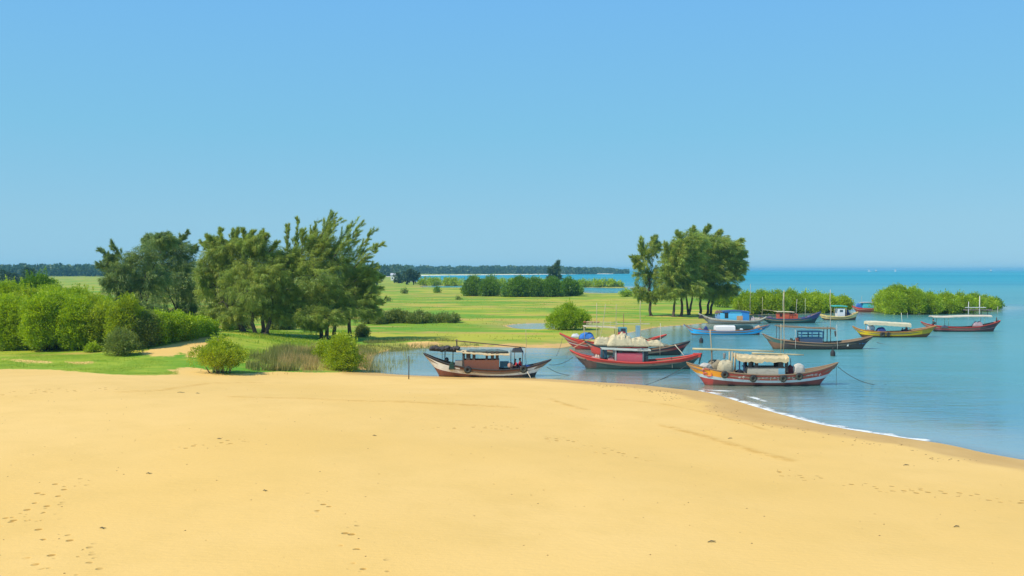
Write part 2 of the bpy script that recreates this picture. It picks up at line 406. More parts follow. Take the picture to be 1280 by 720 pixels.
lawn = np.zeros(x0.shape)
LP = [hit(*p)[:2] for p in [(-40, 446), (0, 444), (110, 443), (190, 446), (215, 450), (222, 462), (210, 470), (100, 468), (-40, 464)]]
lawn = np.maximum(lawn, sm(sdist(x0, y0, LP), -2, 2))
LP = [hit(*p)[:2] for p in [(258, 428), (300, 420), (380, 422), (400, 432), (370, 444), (300, 446), (262, 440)]]
lawn = np.maximum(lawn, sm(sdist(x0, y0, LP), -3, 3) * .8)
fs = (sandv > 3).astype(float)
attrs = dict(shore=np.clip(s0, -50, 50), sandy=np.clip(sandv, -20, 20), trail=tr, drag=dl, lawn=lawn, forcesand=fs)
V = np.stack([x0, y0, Z.ravel()], -1)
cf = sandv[Q].mean(1) > 0
def submesh(name, mask, label):
    q = Q[mask]; used = np.unique(q); remap = np.zeros(len(V), np.int64); remap[used] = np.arange(len(used))
    o = npmesh(name, V[used], remap[q], GROUND, attrs={k: v[used] for k, v in attrs.items()}, smooth=True)
    return tag(o, kind='structure')
# the beach sheet and the grass sheet share their border vertices; the beach sheet also runs on under the water as the sea bed
bed = (s0[Q].max(1) < -0.5)
submesh('sand', cf | bed, None)
submesh('grassland', ~(cf | bed), None)
hub = MB(); hub.add([(0, 0, float(height(0, 0)))] + [tuple(V[i]) for i in idx[0]], [(0, 1 + (j + 1) % NA, 1 + j) for j in range(NA)], 0, True)
_h = hub.build('sand', GROUND)
for k, vv in (('forcesand', 1.), ('sandy', 20.), ('shore', 50.), ('trail', 0.), ('drag', 0.), ('lawn', 0.)):
    a = _h.data.attributes.new(k, 'FLOAT', 'POINT'); a.data.foreach_set('value', np.full(NA + 1, vv, np.float32))
tag(_h, kind='structure')

# ---- water
t = NT('water'); P_ = t.coord('Object'); sh = t.attr('shore'); dist = t.attr('dist')
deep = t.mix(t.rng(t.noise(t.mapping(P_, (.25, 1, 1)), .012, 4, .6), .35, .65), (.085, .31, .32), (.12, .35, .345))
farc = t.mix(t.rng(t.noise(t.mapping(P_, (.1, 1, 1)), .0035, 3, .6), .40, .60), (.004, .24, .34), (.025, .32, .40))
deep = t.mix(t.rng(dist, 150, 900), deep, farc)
shal = t.mix(t.rng(t.noise(P_, .12, 3), .35, .65), (.50, .50, .34), (.42, .49, .38))
wc = t.mix(t.rng(t.math('ADD', sh, t.math('MULTIPLY', t.noise(P_, .15, 3), -4)), -14, -2), deep, shal)
wc = t.mix(t.rng(sh, -1.6, -.1, 0, .75), wc, (.36, .27, .14))
w1 = t.noise(t.mapping(P_, (.55, 1.6, 1)), 1.1, 5, .68, .3); w2 = t.noise(t.mapping(P_, (1, 2.2, 1)), .16, 3, .5); w3 = t.noise(t.mapping(P_, (1, 2.2, 1)), .035, 3, .5)
calm = t.rng(sh, -12, -1, 1, .35)
h = t.math('ADD', t.math('ADD', t.math('MULTIPLY', w1, .36), t.math('MULTIPLY', t.noise(t.mapping(P_, (.5, 1.3, 1)), 4.0, 3, .6), .05)), t.math('ADD', t.math('MULTIPLY', w2, .8), t.math('MULTIPLY', w3, 2.0)))
bm_ = t.bump(h, t.math('MULTIPLY', calm, .8), .30)
dif = t.n('ShaderNodeBsdfDiffuse'); t.l(wc, dif.inputs[0]); t.l(bm_, dif.inputs['Normal'])
glo = t.n('ShaderNodeBsdfGlossy'); t.l(t.rng(sh, -25, -5, .12, .05), glo.inputs['Roughness']); t.l(bm_, glo.inputs['Normal'])
fr = t.n('ShaderNodeFresnel'); fr.inputs[0].default_value = 1.33; t.l(bm_, fr.inputs['Normal'])
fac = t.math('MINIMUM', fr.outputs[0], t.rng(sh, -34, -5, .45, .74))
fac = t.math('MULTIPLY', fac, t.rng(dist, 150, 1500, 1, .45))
mx = t.n('ShaderNodeMixShader'); t.l(fac, mx.inputs[0]); t.l(dif.outputs[0], mx.inputs[1]); t.l(glo.outputs[0], mx.inputs[2])
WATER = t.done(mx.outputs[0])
wm = s0[Q].min(1) < 0.3
q = Q[wm]; used = np.unique(q); remap = np.zeros(len(V), np.int64); remap[used] = np.arange(len(used))
Vw = V[used].copy(); Vw[:, 2] = 0
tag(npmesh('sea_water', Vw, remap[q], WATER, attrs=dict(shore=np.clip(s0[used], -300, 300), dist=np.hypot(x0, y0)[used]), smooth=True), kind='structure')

# ---- foam of the small waves along the beach
t = NT('foam'); u = t.attr('u'); vv = t.attr('v'); P_ = t.coord('Object')
n_ = t.noise(P_, .8, 4, .6, .3); n2 = t.noise(P_, .13, 2)
a = t.math('MULTIPLY', t.rng(t.math('ADD', n_, t.rng(vv, 0, 1, .16, -.12, False)), .38, .66), t.rng(t.math('ADD', n2, t.attr('u')), .45, .6))
df = t.bsdf((.74, .74, .70), .7); tp = t.n('ShaderNodeBsdfTransparent'); mx = t.n('ShaderNodeMixShader')
t.l(a, mx.inputs[0]); t.l(tp.outputs[0], mx.inputs[1]); t.l(df, mx.inputs[2]); FOAM = t.done(mx.outputs[0])
def foam(line, width, offs, u_fn):
    P = np.array(line); T = np.gradient(P, axis=0); T /= np.linalg.norm(T, axis=1)[:, None]; N = np.stack([T[:, 1], -T[:, 0]], -1)
    mid_ = P + N * .5
    if shore_sd(mid_[:, 0], mid_[:, 1]).mean() > shore_sd(P[:, 0], P[:, 1]).mean(): N = -N
    K = 6; vs = []; uu = []; vv_ = []
    for i in range(len(P)):
        wv = width * (.6 + .8 * float(vnoise(np.array(i * .21), np.array(offs * 3.1), 4)))
        for k in range(K):
            p = P[i] + N[i] * (offs - .2 + .25 * float(fbm(np.array(i * .13), np.array(offs * 7.0), 3, 5)) + wv * k / (K - 1)); z = .022 + .03 * math.sin(math.pi * k / (K - 1))
            vs.append((p[0], p[1], max(z, float(height(p[0], p[1])) + .012))); uu.append(u_fn(i / (len(P) - 1))); vv_.append(k / (K - 1))
    fcs = [(i * K + k, (i + 1) * K + k, (i + 1) * K + k + 1, i * K + k + 1) for i in range(len(P) - 1) for k in range(K - 1)]
    tag(npmesh('foam', np.array(vs), np.array(fcs), FOAM, attrs=dict(u=uu, v=vv_), smooth=True), kind='structure')
fl = [atz(*p)[:2] for p in smooth_line([(872, 488.5), (890, 492), (915, 499), (960, 513), (1020, 529), (1060, 536.5), (1100, 543), (1140, 549), (1178, 554.5)], 14)]
foam(fl, .75, .0, lambda u: .12 if u < .9 else .12 - (u - .9) * 4)
fl = [atz(*p)[:2] for p in smooth_line([(895, 492), (915, 495), (940, 502), (965, 510)], 10)]
foam(fl, .5, .9, lambda u: .05 - abs(u - .4) * .2)
fl = [atz(*p)[:2] for p in smooth_line([(866, 487), (880, 488.5), (905, 490), (925, 491.5), (935, 494)], 10)]
foam(fl, .9, .3, lambda u: .1 - abs(u - .4) * .2)
# ------------------------------------------------------------------ foliage
LM_CAS = leafmat('needles', (.09, .16, .025), (.42, .52, .09), .44, (.42, .42, .06))
LM_CASB = leafmat('bluish_needles', (.05, .11, .038), (.26, .36, .09), .40, (.32, .38, .07))
LM_MAN = leafmat('mangrove_leaves', (.11, .20, .003), (.46, .60, .005), .42, (.46, .55, .012))
LM_MAND = leafmat('deep_mangrove_leaves', (.05, .13, .008), (.20, .36, .012), .36)
LM_MEAD = leafmat('meadow_bush_leaves', (.06, .14, .010), (.22, .37, .02), .36)
LM_YEL = leafmat('yellow_green_leaves', (.14, .22, .006), (.50, .58, .012), .40)
LM_OLV = leafmat('olive_leaves', (.10, .15, .02), (.29, .34, .06), .36)
LM_FAR = leafmat('distant_leaves', (.030, .065, .028), (.085, .15, .05), .2)
BARK = paint((.10, .075, .055), .6, .9, (.03, .022, .018), 'bark')
BARKP = paint((.20, .15, .10), .6, .9, (.06, .045, .03), 'pale_bark')

def unit(v): return v / (np.linalg.norm(v, axis=-1, keepdims=True) + 1e-9)

def leaves(name, P, D, L, W, var, clump, mat, parent, quad=False, rng=RNG):
    n = len(P); S = unit(np.cross(D, unit(rng.normal(size=(n, 3)))))
    L = np.asarray(L).reshape(-1, 1); W = np.asarray(W).reshape(-1, 1)
    if quad:
        Nn = np.cross(S, D)
        V = np.stack([P, P + D * L * .5 + S * W * .5, P + D * L + Nn * L * .12, P + D * L * .5 - S * W * .5], 1).reshape(-1, 3); k = 4
    else:
        V = np.stack([P - S * W * .5, P + S * W * .5, P + D * L], 1).reshape(-1, 3); k = 3
    Fc = np.arange(n * k).reshape(n, k)
    return npmesh(name, V, Fc, mat, parent, attrs=dict(var=np.repeat(np.clip(var, 0, 1), k), clump=np.repeat(clump, k)))

def curve_pts(a, b, sag, n=6, rr=None, wob=.04):
    a = np.array(a, float); b = np.array(b, float); L = np.linalg.norm(b - a); out = []
    for i in range(n):
        t = i / (n - 1); p = a * (1 - t) + b * t; p = p + np.array([0, 0, sag * L]) * math.sin(math.pi * t)
        if rr and 0 < i < n - 1: p = p + np.array([rr.gauss(0, wob * L), rr.gauss(0, wob * L), 0])
        out.append(p)
    return out

def casuarina(label, base, trunks, lobes, sprays=(), group=None, mat=None, name='casuarina_tree', dens=1.0, droop=.55, wind=(.45, 0, .25), needle=(.40, .046), seed=1, plumes=60, per=115, cat='tree', trunk_r=.22, sdens=1.0):
    """base px; trunks = [(px_bottom, px_fork, py_fork)]; lobes = [(px, py, rx, ry, depth)]; all pixel sizes become metres at the base's distance"""
    rr = random.Random(seed); rng = np.random.default_rng(seed)
    B = hit(*base); s = F / B[1]
    root = empty(name, tuple(B), label, cat, group)
    loc = lambda px, py, dy=0: np.array([(px - base[0]) / s, dy, (base[1] - py) / s])
    T = MB(); cents = []
    for L in lobes:
        px, py, rx, ry = L[:4]; dy = L[4] if len(L) > 4 else rr.uniform(-.35, .35) * rx / s * 1.6
        cents.append((loc(px, py, dy), np.array([rx / s, max(rx, ry) / s * .85, ry / s])))
    forks = []
    for (pb, pf, pyf) in trunks:
        dy = rr.uniform(-1.0, 1.0) if len(trunks) > 1 else 0
        a = loc(pb, base[1] + 1.5, dy); b = loc(pf, pyf, dy + rr.uniform(-.6, .6)); pts = curve_pts(a, b, 0, 7, rr, .02)
        T.tube(pts, [trunk_r * (1.25 - .75 * i / 6) for i in range(7)], 8); T.blob((a[0], a[1], .0), (trunk_r * 1.7, trunk_r * 1.7, trunk_r * 1.5), .2, seed=rr.randint(0, 99)); forks.append((pts, trunk_r * .5))
    for c, r in cents:
        pts, rd = min(forks, key=lambda f: np.linalg.norm(f[0][-1] - c) + abs(f[0][-1][0] - c[0]))
        st = pts[rr.choice([4, 5, 6])]
        T.tube(curve_pts(st, c, .06, 6, rr, .05), [rd * .85, rd * .7, rd * .55, rd * .45, rd * .3, rd * .15], 6)
    Ps = []; Ds = []; Va = []; Cl = []; wv = np.array(wind)
    def plume(a, b, sag, n, rad, dr, shade):
        t = rng.uniform(.05, 1, n) ** .85; d = b - a; L = np.linalg.norm(d)
        c = a + d * t[:, None]; c[:, 2] += sag * L * np.sin(np.pi * t) - dr * .22 * L * t ** 2
        off = rng.normal(size=(n, 3)) * rad * (1.05 - .8 * t[:, None])
        off[:, 2] -= np.abs(off[:, 2]) * dr
        dd = unit(unit(d)[None] * (1 - dr * .6) + np.array([0, 0, -dr]) + rng.normal(size=(n, 3)) * .35 + wv * .25)
        Ps.append(c + off); Ds.append(dd); Va.append(np.clip(shade + rng.normal(0, .16, n), 0, 1)); Cl.append(np.full(n, rng.random()))
    for c, r in cents:
        npl = int(plumes * dens)
        for k in range(npl):
            u = unit(rng.normal(size=3) * np.array([1, 1, .8]) + np.array([0, 0, .25])); q = rng.uniform(.75, 1.1)
            b = c + u * r * q + wv * r * .22; a = c + u * r * rng.uniform(.05, .4) - wv * r * .2
            plume(a, b, .05, int(per * rng.uniform(.6, 1.3)), r[0] * .17, droop, rng.beta(2, 2))
            if k % 6 == 0: T.tube(curve_pts(c, b, .05, 4, rr, .03), [.05, .04, .025, .01], 4, cap=False)
    for (ax, ay, bx, by, wd) in sprays:
        dy = rr.uniform(-1.5, 1.5); a = loc(ax, ay, dy); b = loc(bx, by, dy + rr.uniform(-.8, .8)); Ln = np.linalg.norm(b - a)
        T.tube(curve_pts(a, b, .05, 5, rr, .01), [.07, .055, .04, .025, .01], 5)
        side = unit(np.cross(b - a, [0, 1, 0]))
        for k in range(int(24 * sdens)):
            t0 = rng.uniform(0, .9); st = a + (b - a) * t0 + rng.normal(size=3) * .12
            st[2] += .05 * Ln * math.sin(math.pi * t0)
            ln = (wd / s) * .85 * (1.15 - t0 * .8) * rng.uniform(.7, 1.3)
            dirv = unit(unit(b - a) * 1.0 + side * rng.uniform(-.55, .55) + rng.normal(size=3) * .22)
            plume(st, st + dirv * ln, 0, int(per * .6), ln * .10, droop * .25, rng.beta(2, 2))
    P = np.concatenate(Ps); D = np.concatenate(Ds); n = len(P)
    T.build('trunk', BARK, root)
    leaves('crown', P, D, rng.uniform(.7, 1.3, n) * needle[0], rng.uniform(.7, 1.3, n) * needle[1], np.concatenate(Va), np.concatenate(Cl), mat or LM_CAS, root, rng=rng)
    return root

def shrub(label, px, py, wpx, top, mat, group=None, name='mangrove_bush', cat='bush', leaf=.17, seed=None, dens=1.0, depth=None, stems=5, lobes=None, up=.4, open_base=0.0, flat=.0, shape=1.0, bark=None, shoots=1.0):
    """bush standing at photo foot (px, py), wpx wide, reaching up to row top"""
    seed = seed if seed is not None else int(px * 7 + py * 13); rr = random.Random(seed); rng = np.random.default_rng(seed)
    B = hit(px, py); s = F / B[1]; W = wpx / s; H = (py - top) / s; Dp = depth if depth else W * .8
    root = empty(name, tuple(B), label, cat, group)
    leaf = max(leaf, 1.7 / s)
    nl = lobes or max(7, int(10 * (W / H) ** .5)); L = []
    for i in range(nl):
        a = rr.uniform(0, 2 * math.pi); q = math.sqrt(rr.random()); x = q * math.cos(a); y = q * math.sin(a)
        hmax = H * (1 - (abs(q) ** 2.4) * .55 * shape) * rr.uniform(.82, 1.0); r = min(H, W) * rr.uniform(.22, .34)
        zc = max(hmax - r, r * .55 + open_base * H)
        L.append((np.array([x * (W / 2 - r * .8), y * (Dp / 2 - r * .5), zc]), np.array([r * 1.15, r * 1.15, r]), rr.random()))
        if zc > r * 1.7 + open_base * H: L.append((np.array([x * (W / 2 - r * .7), y * (Dp / 2 - r * .5), zc * .5 + open_base * H * .3]), np.array([r * 1.2, r * 1.2, r * 1.1]), rr.random()))
    L.append((np.array([0, 0, H - min(H, W) * .22]), np.array([1.1, 1.1, 1]) * min(H, W) * .25, rr.random()))
    T = MB()
    for i, (c, r, _) in enumerate(L):
        if i % max(1, len(L) // (stems * 2)) == 0:
            a = np.array([c[0] * (.35 + open_base * .5) + rr.gauss(0, .07 * W), c[1] * .5, -.12]); T.tube(curve_pts(a, c + np.array([0, 0, r[2] * .5]), 0, 6, rr, .04), [.035 * H / 3 + .012] * 2 + [.025 * H / 3 + .01] * 2 + [.01, .006], 5)
            for k in range(3):
                u = unit(rng.normal(size=3) + np.array([0, 0, .8])); T.tube(curve_pts(c, c + u * r * .9, .03, 4, rr, .05), [.02, .014, .009, .005], 4, cap=False)
    T.build('stem', bark or BARK, root)
    Ps = []; Ds = []; Va = []; Cl = []
    for c, r, sh in L:
        area = 4 * math.pi * r[0] * r[2]; n = int(dens * 2.3 * area / (leaf * leaf * .5))
        ncl = max(4, n // 14); cc = unit(rng.normal(size=(ncl, 3)) + np.array([0, 0, .25])); rad = rng.uniform(.45, 1.2, (ncl, 1)) ** .6
        cc = cc * rad; wh = rng.integers(0, ncl, n); u = cc[wh]
        p = c + u * r + rng.normal(size=(n, 3)) * leaf * .95; d = unit(unit(u) + np.array([0, 0, up]) + rng.normal(size=(n, 3)) * .6)
        clv = rng.random(ncl)
        Ps.append(p); Ds.append(d); Va.append(np.clip(.05 + .65 * clv[wh] + .45 * (sh - .35) + rng.normal(0, .16, n), 0, 1)); Cl.append(clv[wh] * .6 + sh * .4)
    nsh = int(shoots * max(3, W * 1.6))
    for k in range(nsh):
        c, r, sh = L[rng.integers(0, len(L))]; u = unit(rng.normal(size=3) * np.array([.8, .8, .3]) + np.array([0, 0, 1.1])); ln = H * rng.uniform(.10, .30); n = max(6, int(dens * ln / leaf * 5))
        t_ = rng.uniform(0, 1, n)[:, None]; a = c + u * r * .85; dv = unit(u * .5 + np.array([rng.normal() * .25, rng.normal() * .25, .8]))
        Ps.append(a + dv * ln * t_ + rng.normal(size=(n, 3)) * leaf * .55 * (1.2 - t_)); Ds.append(unit(dv + rng.normal(size=(n, 3)) * .6)); q_ = rng.random(); Va.append(np.clip(.45 + .4 * q_ + rng.normal(0, .15, n), 0, 1)); Cl.append(np.full(n, .3 + .7 * q_))
    P = np.concatenate(Ps); D = np.concatenate(Ds); keep = P[:, 2] > open_base * H * .35
    P = P[keep]; D = D[keep]; n = len(P)
    leaves('foliage', P, D, rng.uniform(.7, 1.35, n) * leaf, rng.uniform(.6, 1.1, n) * leaf * .62, np.concatenate(Va)[keep], np.concatenate(Cl)[keep], mat, root, quad=True, rng=rng)
    return root

# --- the big casuarinas on the left bank
GL = 'casuarina trees on the left bank'
casuarina('rounded blue-green tree at the left end of the big left clump, dead twig sticking out', (172, 418), [(170, 170, 375), (178, 186, 370)],
          [(160, 338, 24, 24), (142, 352, 17, 24), (180, 322, 24, 22), (188, 350, 28, 26), (152, 380, 24, 22), (182, 385, 28, 24), (140, 325, 9, 10), (172, 360, 26, 24), (208, 300, 16, 12)],
          [(150, 345, 122, 329, 12), (150, 330, 128, 312, 9), (155, 325, 140, 303, 9)], GL, LM_CASB, seed=3, wind=(.35, 0, .1), droop=.7)
casuarina('dense dark tree second from left in the big clump, trunk hidden by bright shrubs', (226, 416), [(222, 222, 375), (233, 236, 372)],
          [(205, 305, 28, 17), (228, 318, 22, 22), (205, 330, 28, 24), (236, 345, 22, 26), (214, 365, 28, 26), (242, 372, 20, 24), (228, 392, 24, 16), (190, 300, 15, 10), (248, 394, 18, 14), (205, 396, 18, 14)],
          [(225, 305, 240, 291, 10), (235, 320, 244, 308, 8)], GL, LM_CASB, seed=4, wind=(.5, 0, .1), droop=.7)
casuarina('olive green tree in the middle of the left clump with one slim leaning trunk', (303, 417), [(304, 294, 372), (309, 280, 375)],
          [(272, 315, 22, 18), (262, 335, 20, 22), (285, 335, 26, 24), (262, 360, 22, 24), (285, 362, 28, 26), (275, 385, 25, 18), (300, 352, 24, 26), (290, 312, 22, 18), (268, 303, 14, 10), (255, 345, 14, 16), (262, 392, 18, 14), (290, 396, 16, 10)],
          [(270, 312, 262, 293, 6), (280, 305, 278, 286, 6), (288, 305, 288, 290, 6), (294, 305, 298, 287, 6), (265, 315, 252, 302, 6)], GL, LM_CAS, seed=5, wind=(.2, 0, .15), droop=.75)
casuarina('broad green tree on a tight bundle of dark trunks in the left clump', (326, 418), [(320, 312, 370), (327, 328, 365), (333, 345, 368)],
          [(305, 308, 26, 20), (330, 318, 24, 20), (312, 335, 28, 24), (340, 340, 24, 24), (320, 362, 28, 24), (345, 365, 22, 22), (308, 385, 22, 16), (338, 388, 20, 16), (318, 302, 22, 12), (350, 325, 14, 16), (330, 350, 24, 22), (352, 392, 16, 12), (345, 345, 20, 22)],
          [(305, 303, 306, 286, 6), (312, 303, 316, 288, 6), (322, 303, 329, 290, 6), (328, 308, 338, 293, 6), (338, 315, 350, 302, 6)], GL, LM_CAS, seed=6, wind=(.25, 0, .2), droop=.75)
casuarina('windswept tree with long feathery sprays reaching up, its twin trunks crossing at the foot', (404, 424), [(401, 395, 375), (408, 412, 372)],
          [(388, 325, 22, 26), (375, 345, 22, 24), (404, 318, 22, 28), (400, 345, 28, 26), (380, 372, 28, 22), (405, 372, 26, 24), (385, 395, 26, 14), (362, 392, 16, 14), (412, 395, 22, 16), (368, 325, 14, 20), (392, 405, 16, 8), (364, 375, 18, 18), (396, 305, 16, 16)],
          [(385, 315, 397, 272, 14), (395, 312, 420, 264, 16), (405, 312, 428, 270, 15), (400, 318, 412, 276, 14), (368, 318, 372, 272, 9), (362, 315, 361, 280, 6), (412, 320, 444, 274, 17), (420, 322, 458, 278, 15), (380, 318, 384, 288, 12)],
          GL, LM_CAS, seed=7, wind=(.5, 0, .35), droop=.5)
casuarina('dark windswept tree ending the left clump, one long foliage arm pointing right', (430, 424), [(418, 420, 372), (437, 434, 370)],
          [(425, 330, 22, 26), (440, 345, 22, 24), (428, 365, 26, 24), (450, 362, 20, 20), (442, 385, 26, 16), (460, 372, 16, 12), (420, 390, 20, 16), (458, 345, 14, 12), (462, 390, 14, 8)],
          [(430, 322, 452, 286, 15), (432, 330, 482, 306, 15), (440, 325, 470, 284, 13), (445, 335, 474, 311, 13), (445, 352, 478, 330, 13), (450, 360, 480, 345, 12), (455, 372, 480, 360, 12), (455, 385, 478, 378, 11)],
          GL, LM_CAS, seed=8, wind=(.6, 0, .15), droop=.5)

# --- the casuarinas by the boats
GR = 'casuarina trees beside the boats'
kw = dict(needle=(.55, .08), per=95, plumes=54, trunk_r=.24)
casuarina('thin sparse tree standing left of the others by the moored boats', (813, 395), [(814, 809, 345)],
          [(806, 320, 13, 20), (818, 312, 9, 14), (803, 345, 13, 18), (818, 348, 11, 20), (799, 365, 10, 12), (815, 370, 10, 10), (797, 328, 8, 8)],
          [(803, 325, 800, 298, 10), (812, 310, 819, 296, 9), (798, 330, 789, 322, 7)], GR, LM_CAS, seed=11, dens=.62, wind=(.2, 0, .2), **kw)
casuarina('tree at the left edge of the main right clump on a short slim trunk', (842, 396), [(842, 844, 368)],
          [(836, 330, 16, 22), (832, 352, 14, 16), (846, 350, 16, 18), (842, 366, 14, 10), (848, 320, 14, 16), (850, 312, 16, 12), (838, 342, 16, 14), (828, 366, 10, 8)], [(832, 320, 830, 305, 8)], GR, LM_CAS, seed=12, dens=1.0, wind=(.3, 0, .2), **kw)
casuarina('tall tree on the thickest dark trunk near the middle of the right clump', (852, 396), [(851, 856, 350)],
          [(858, 303, 20, 15), (852, 322, 20, 20), (866, 325, 18, 20), (858, 345, 20, 16), (866, 358, 16, 12), (868, 302, 18, 12), (850, 336, 16, 16), (846, 310, 12, 12)], [(850, 300, 845, 291, 7), (862, 296, 868, 285, 8)], GR, LM_CAS, seed=13, wind=(.4, 0, .2), **kw)
casuarina('tree on a forked slender trunk between the two thick trunks of the right clump', (861, 394), [(862, 858, 368), (862, 866, 368)],
          [(872, 362, 18, 12), (866, 345, 18, 14), (876, 340, 16, 16)], [], GR, LM_CAS, seed=14, wind=(.4, 0, .1), **kw)
casuarina('highest crown of the right clump, a dark olive tree on a thick straight trunk', (876, 394), [(875, 878, 350)],
          [(880, 300, 24, 14), (874, 318, 20, 18), (892, 318, 20, 18), (882, 338, 22, 18), (880, 360, 18, 13), (893, 303, 18, 12), (886, 326, 22, 18), (870, 306, 16, 13)], [(878, 295, 884, 284, 8), (890, 298, 899, 290, 8)], GR, LM_CAS, seed=15, wind=(.4, 0, .1), **kw)
casuarina('tree leaning out to the right over the water, last of the right clump', (883, 394), [(884, 889, 356), (889, 893, 362)],
          [(905, 308, 18, 12), (900, 326, 22, 16), (914, 325, 15, 14), (902, 348, 22, 16), (918, 342, 12, 10), (895, 365, 18, 12), (912, 362, 12, 9), (924, 318, 9, 8), (914, 311, 15, 10), (922, 332, 11, 12), (896, 312, 18, 13), (890, 340, 18, 16)], [(912, 310, 928, 300, 9), (915, 325, 932, 318, 9), (915, 340, 928, 336, 8)], GR, LM_CAS, seed=16, wind=(.5, 0, 0), **kw)
shrub('small bright shrub under the right tall trees, just left of the long mangrove hedge', 903, 384, 32, 361, LM_MAN, name='shrub', up=.3, open_base=.25)

# --- far lone tree, distant trees
casuarina('lone dark tree rising above the shrubs in the far field, in front of the bay', (692, 362), [(692, 692, 350)], [(690, 338, 6, 8), (695, 336, 6, 7), (690, 347, 7, 6), (696, 347, 6, 6)], [(694, 335, 698, 327, 4)],
          None, LM_FAR, seed=21, needle=(1.3, .38), per=26, plumes=24, trunk_r=.25, wind=(.3, 0, .1))
GD = 'distant dark trees on the left horizon'
for i, (px, py, rx, tp, lb) in enumerate([(7, 359, 8, 337, 'distant dark tree at the far left edge'), (22, 359, 6, 341, 'smaller distant dark tree between two taller ones at far left'), (37, 359, 8, 334, 'tallest distant dark tree, rounded, at far left'),
                              (471, 356, 8, 337, 'hazy tree showing right beside the windswept clump'), (498, 354, 6, 340, 'small dark tree left of the twin distant trees'), (510, 356, 6, 337, 'left one of the twin dark trees at the start of the bay'), (517, 356, 7, 336, 'right one of the twin dark trees at the start of the bay')]):
    casuarina(lb, (px, py), [(px, px, (py + tp) / 2)], [(px - rx * .3, tp + 6, rx * .75, 6), (px + rx * .4, tp + 8, rx * .7, 6), (px, tp + 12, rx * .95, 6)], [], GD, LM_FAR, seed=30 + i, needle=(1.3, .42), per=26, plumes=22, trunk_r=.25, name='distant_tree', wind=(.1, 0, 0), droop=.3)

# --- mangroves on the left bank
GM = 'bright green mangrove bushes on the left bank'
lst = [(50, 418, 46, 346, LM_MAND, 'dark green peaked mangrove bush behind the bright ones at far left'),
       (8, 424, 56, 355, LM_MAN, 'tall bright mangrove at the left edge, back row'), (62, 424, 54, 360, LM_MAN, 'bright mangrove in the back row right of the dark peaked one'),
       (98, 424, 40, 362, LM_MAN, 'bright mangrove of the back row whose top meets the far field'), (122, 426, 36, 371, LM_MAN, 'back row mangrove just left of the sprouting yellow one'),
       (200, 422, 44, 394, LM_MAND, 'dark green hedge bush below the dark trees'),
       (14, 437, 56, 372, LM_MAN, 'bright mangrove at the left edge, front row by the grass'), (58, 438, 50, 368, LM_MAN, 'bulging front row mangrove, second from the left edge'),
       (98, 436, 46, 374, LM_MAN, 'front row mangrove, third from the left edge'), (128, 434, 36, 380, LM_YEL, 'front row yellow-green mangrove next to the olive thicket'),
       (196, 430, 46, 390, LM_MAN, 'leftmost bush of the low bright hedge right of the yellow mangroves'), (220, 426, 40, 393, LM_MAN, 'middle bush of the low bright hedge'), (243, 422, 34, 397, LM_MAN, 'right bush of the low bright hedge'), (257, 419, 20, 401, LM_MAN, 'last small bush closing the low bright hedge by the sandy path'),
       (178, 434, 36, 392, LM_OLV, 'grey-green thin bush between the yellow mangroves and the low hedge')]
lst += [(36, 430, 50, 364, LM_YEL, 'yellow-tinged mangrove filling the gap between the first two front bushes at far left'), (80, 431, 44, 368, LM_MAN, 'mangrove filling the gap behind the second and third front bushes'),
        (112, 433, 36, 372, LM_YEL, 'yellow-tinged mangrove wedged right of the third front bush'), (176, 430, 34, 388, LM_YEL, 'yellow-green mangrove right of the tallest sprouting one')]
for px, py, wd, tp, m, lb in lst: shrub(lb, px, py, wd * 1.15, tp, m, GM, leaf=.18, depth=5, shape=.15, shoots=4.5)
shrub('tall sprouting yellow-green mangrove, its top shoots standing above its neighbours', 160, 436, 38, 370, LM_YEL, GM, leaf=.19, dens=.8, up=.9, shape=.9)
shrub('yellow-green mangrove with an upright shoot left of the tallest sprouting one', 145, 438, 26, 378, LM_YEL, GM, leaf=.19, dens=.7, up=.9)
shrub('low olive thicket with brown twigs at the foot of the yellow mangroves', 152, 444, 46, 411, LM_OLV, GM, shoots=3, leaf=.14, dens=.36, stems=20, bark=BARKP)
shrub('small pale green bush at the edge of the lawn left of the olive thicket', 117, 440, 24, 430, LM_MAN, None, name='small_bush', leaf=.14)
shrub('tiny bright yellow bush in the gap between tree trunks', 284, 416, 12, 398, LM_YEL, None, name='small_bush', leaf=.18)
for i, (px, py, wd, tp, lb) in enumerate([(300, 412, 30, 396, 'shadowy bush behind the slim leaning trunk'), (350, 412, 40, 392, 'shadowy bush behind the bundle of trunks'), (375, 408, 40, 392, 'shadowy bush in the gap between the two right trees of the clump'), (255, 412, 30, 398, 'grey shadowy bush behind the end of the low hedge')]):
    shrub(lb, px, py, wd, tp, LM_OLV, 'dark undergrowth behind the left trees', name='undergrowth_bush', leaf=.2, shape=.6)
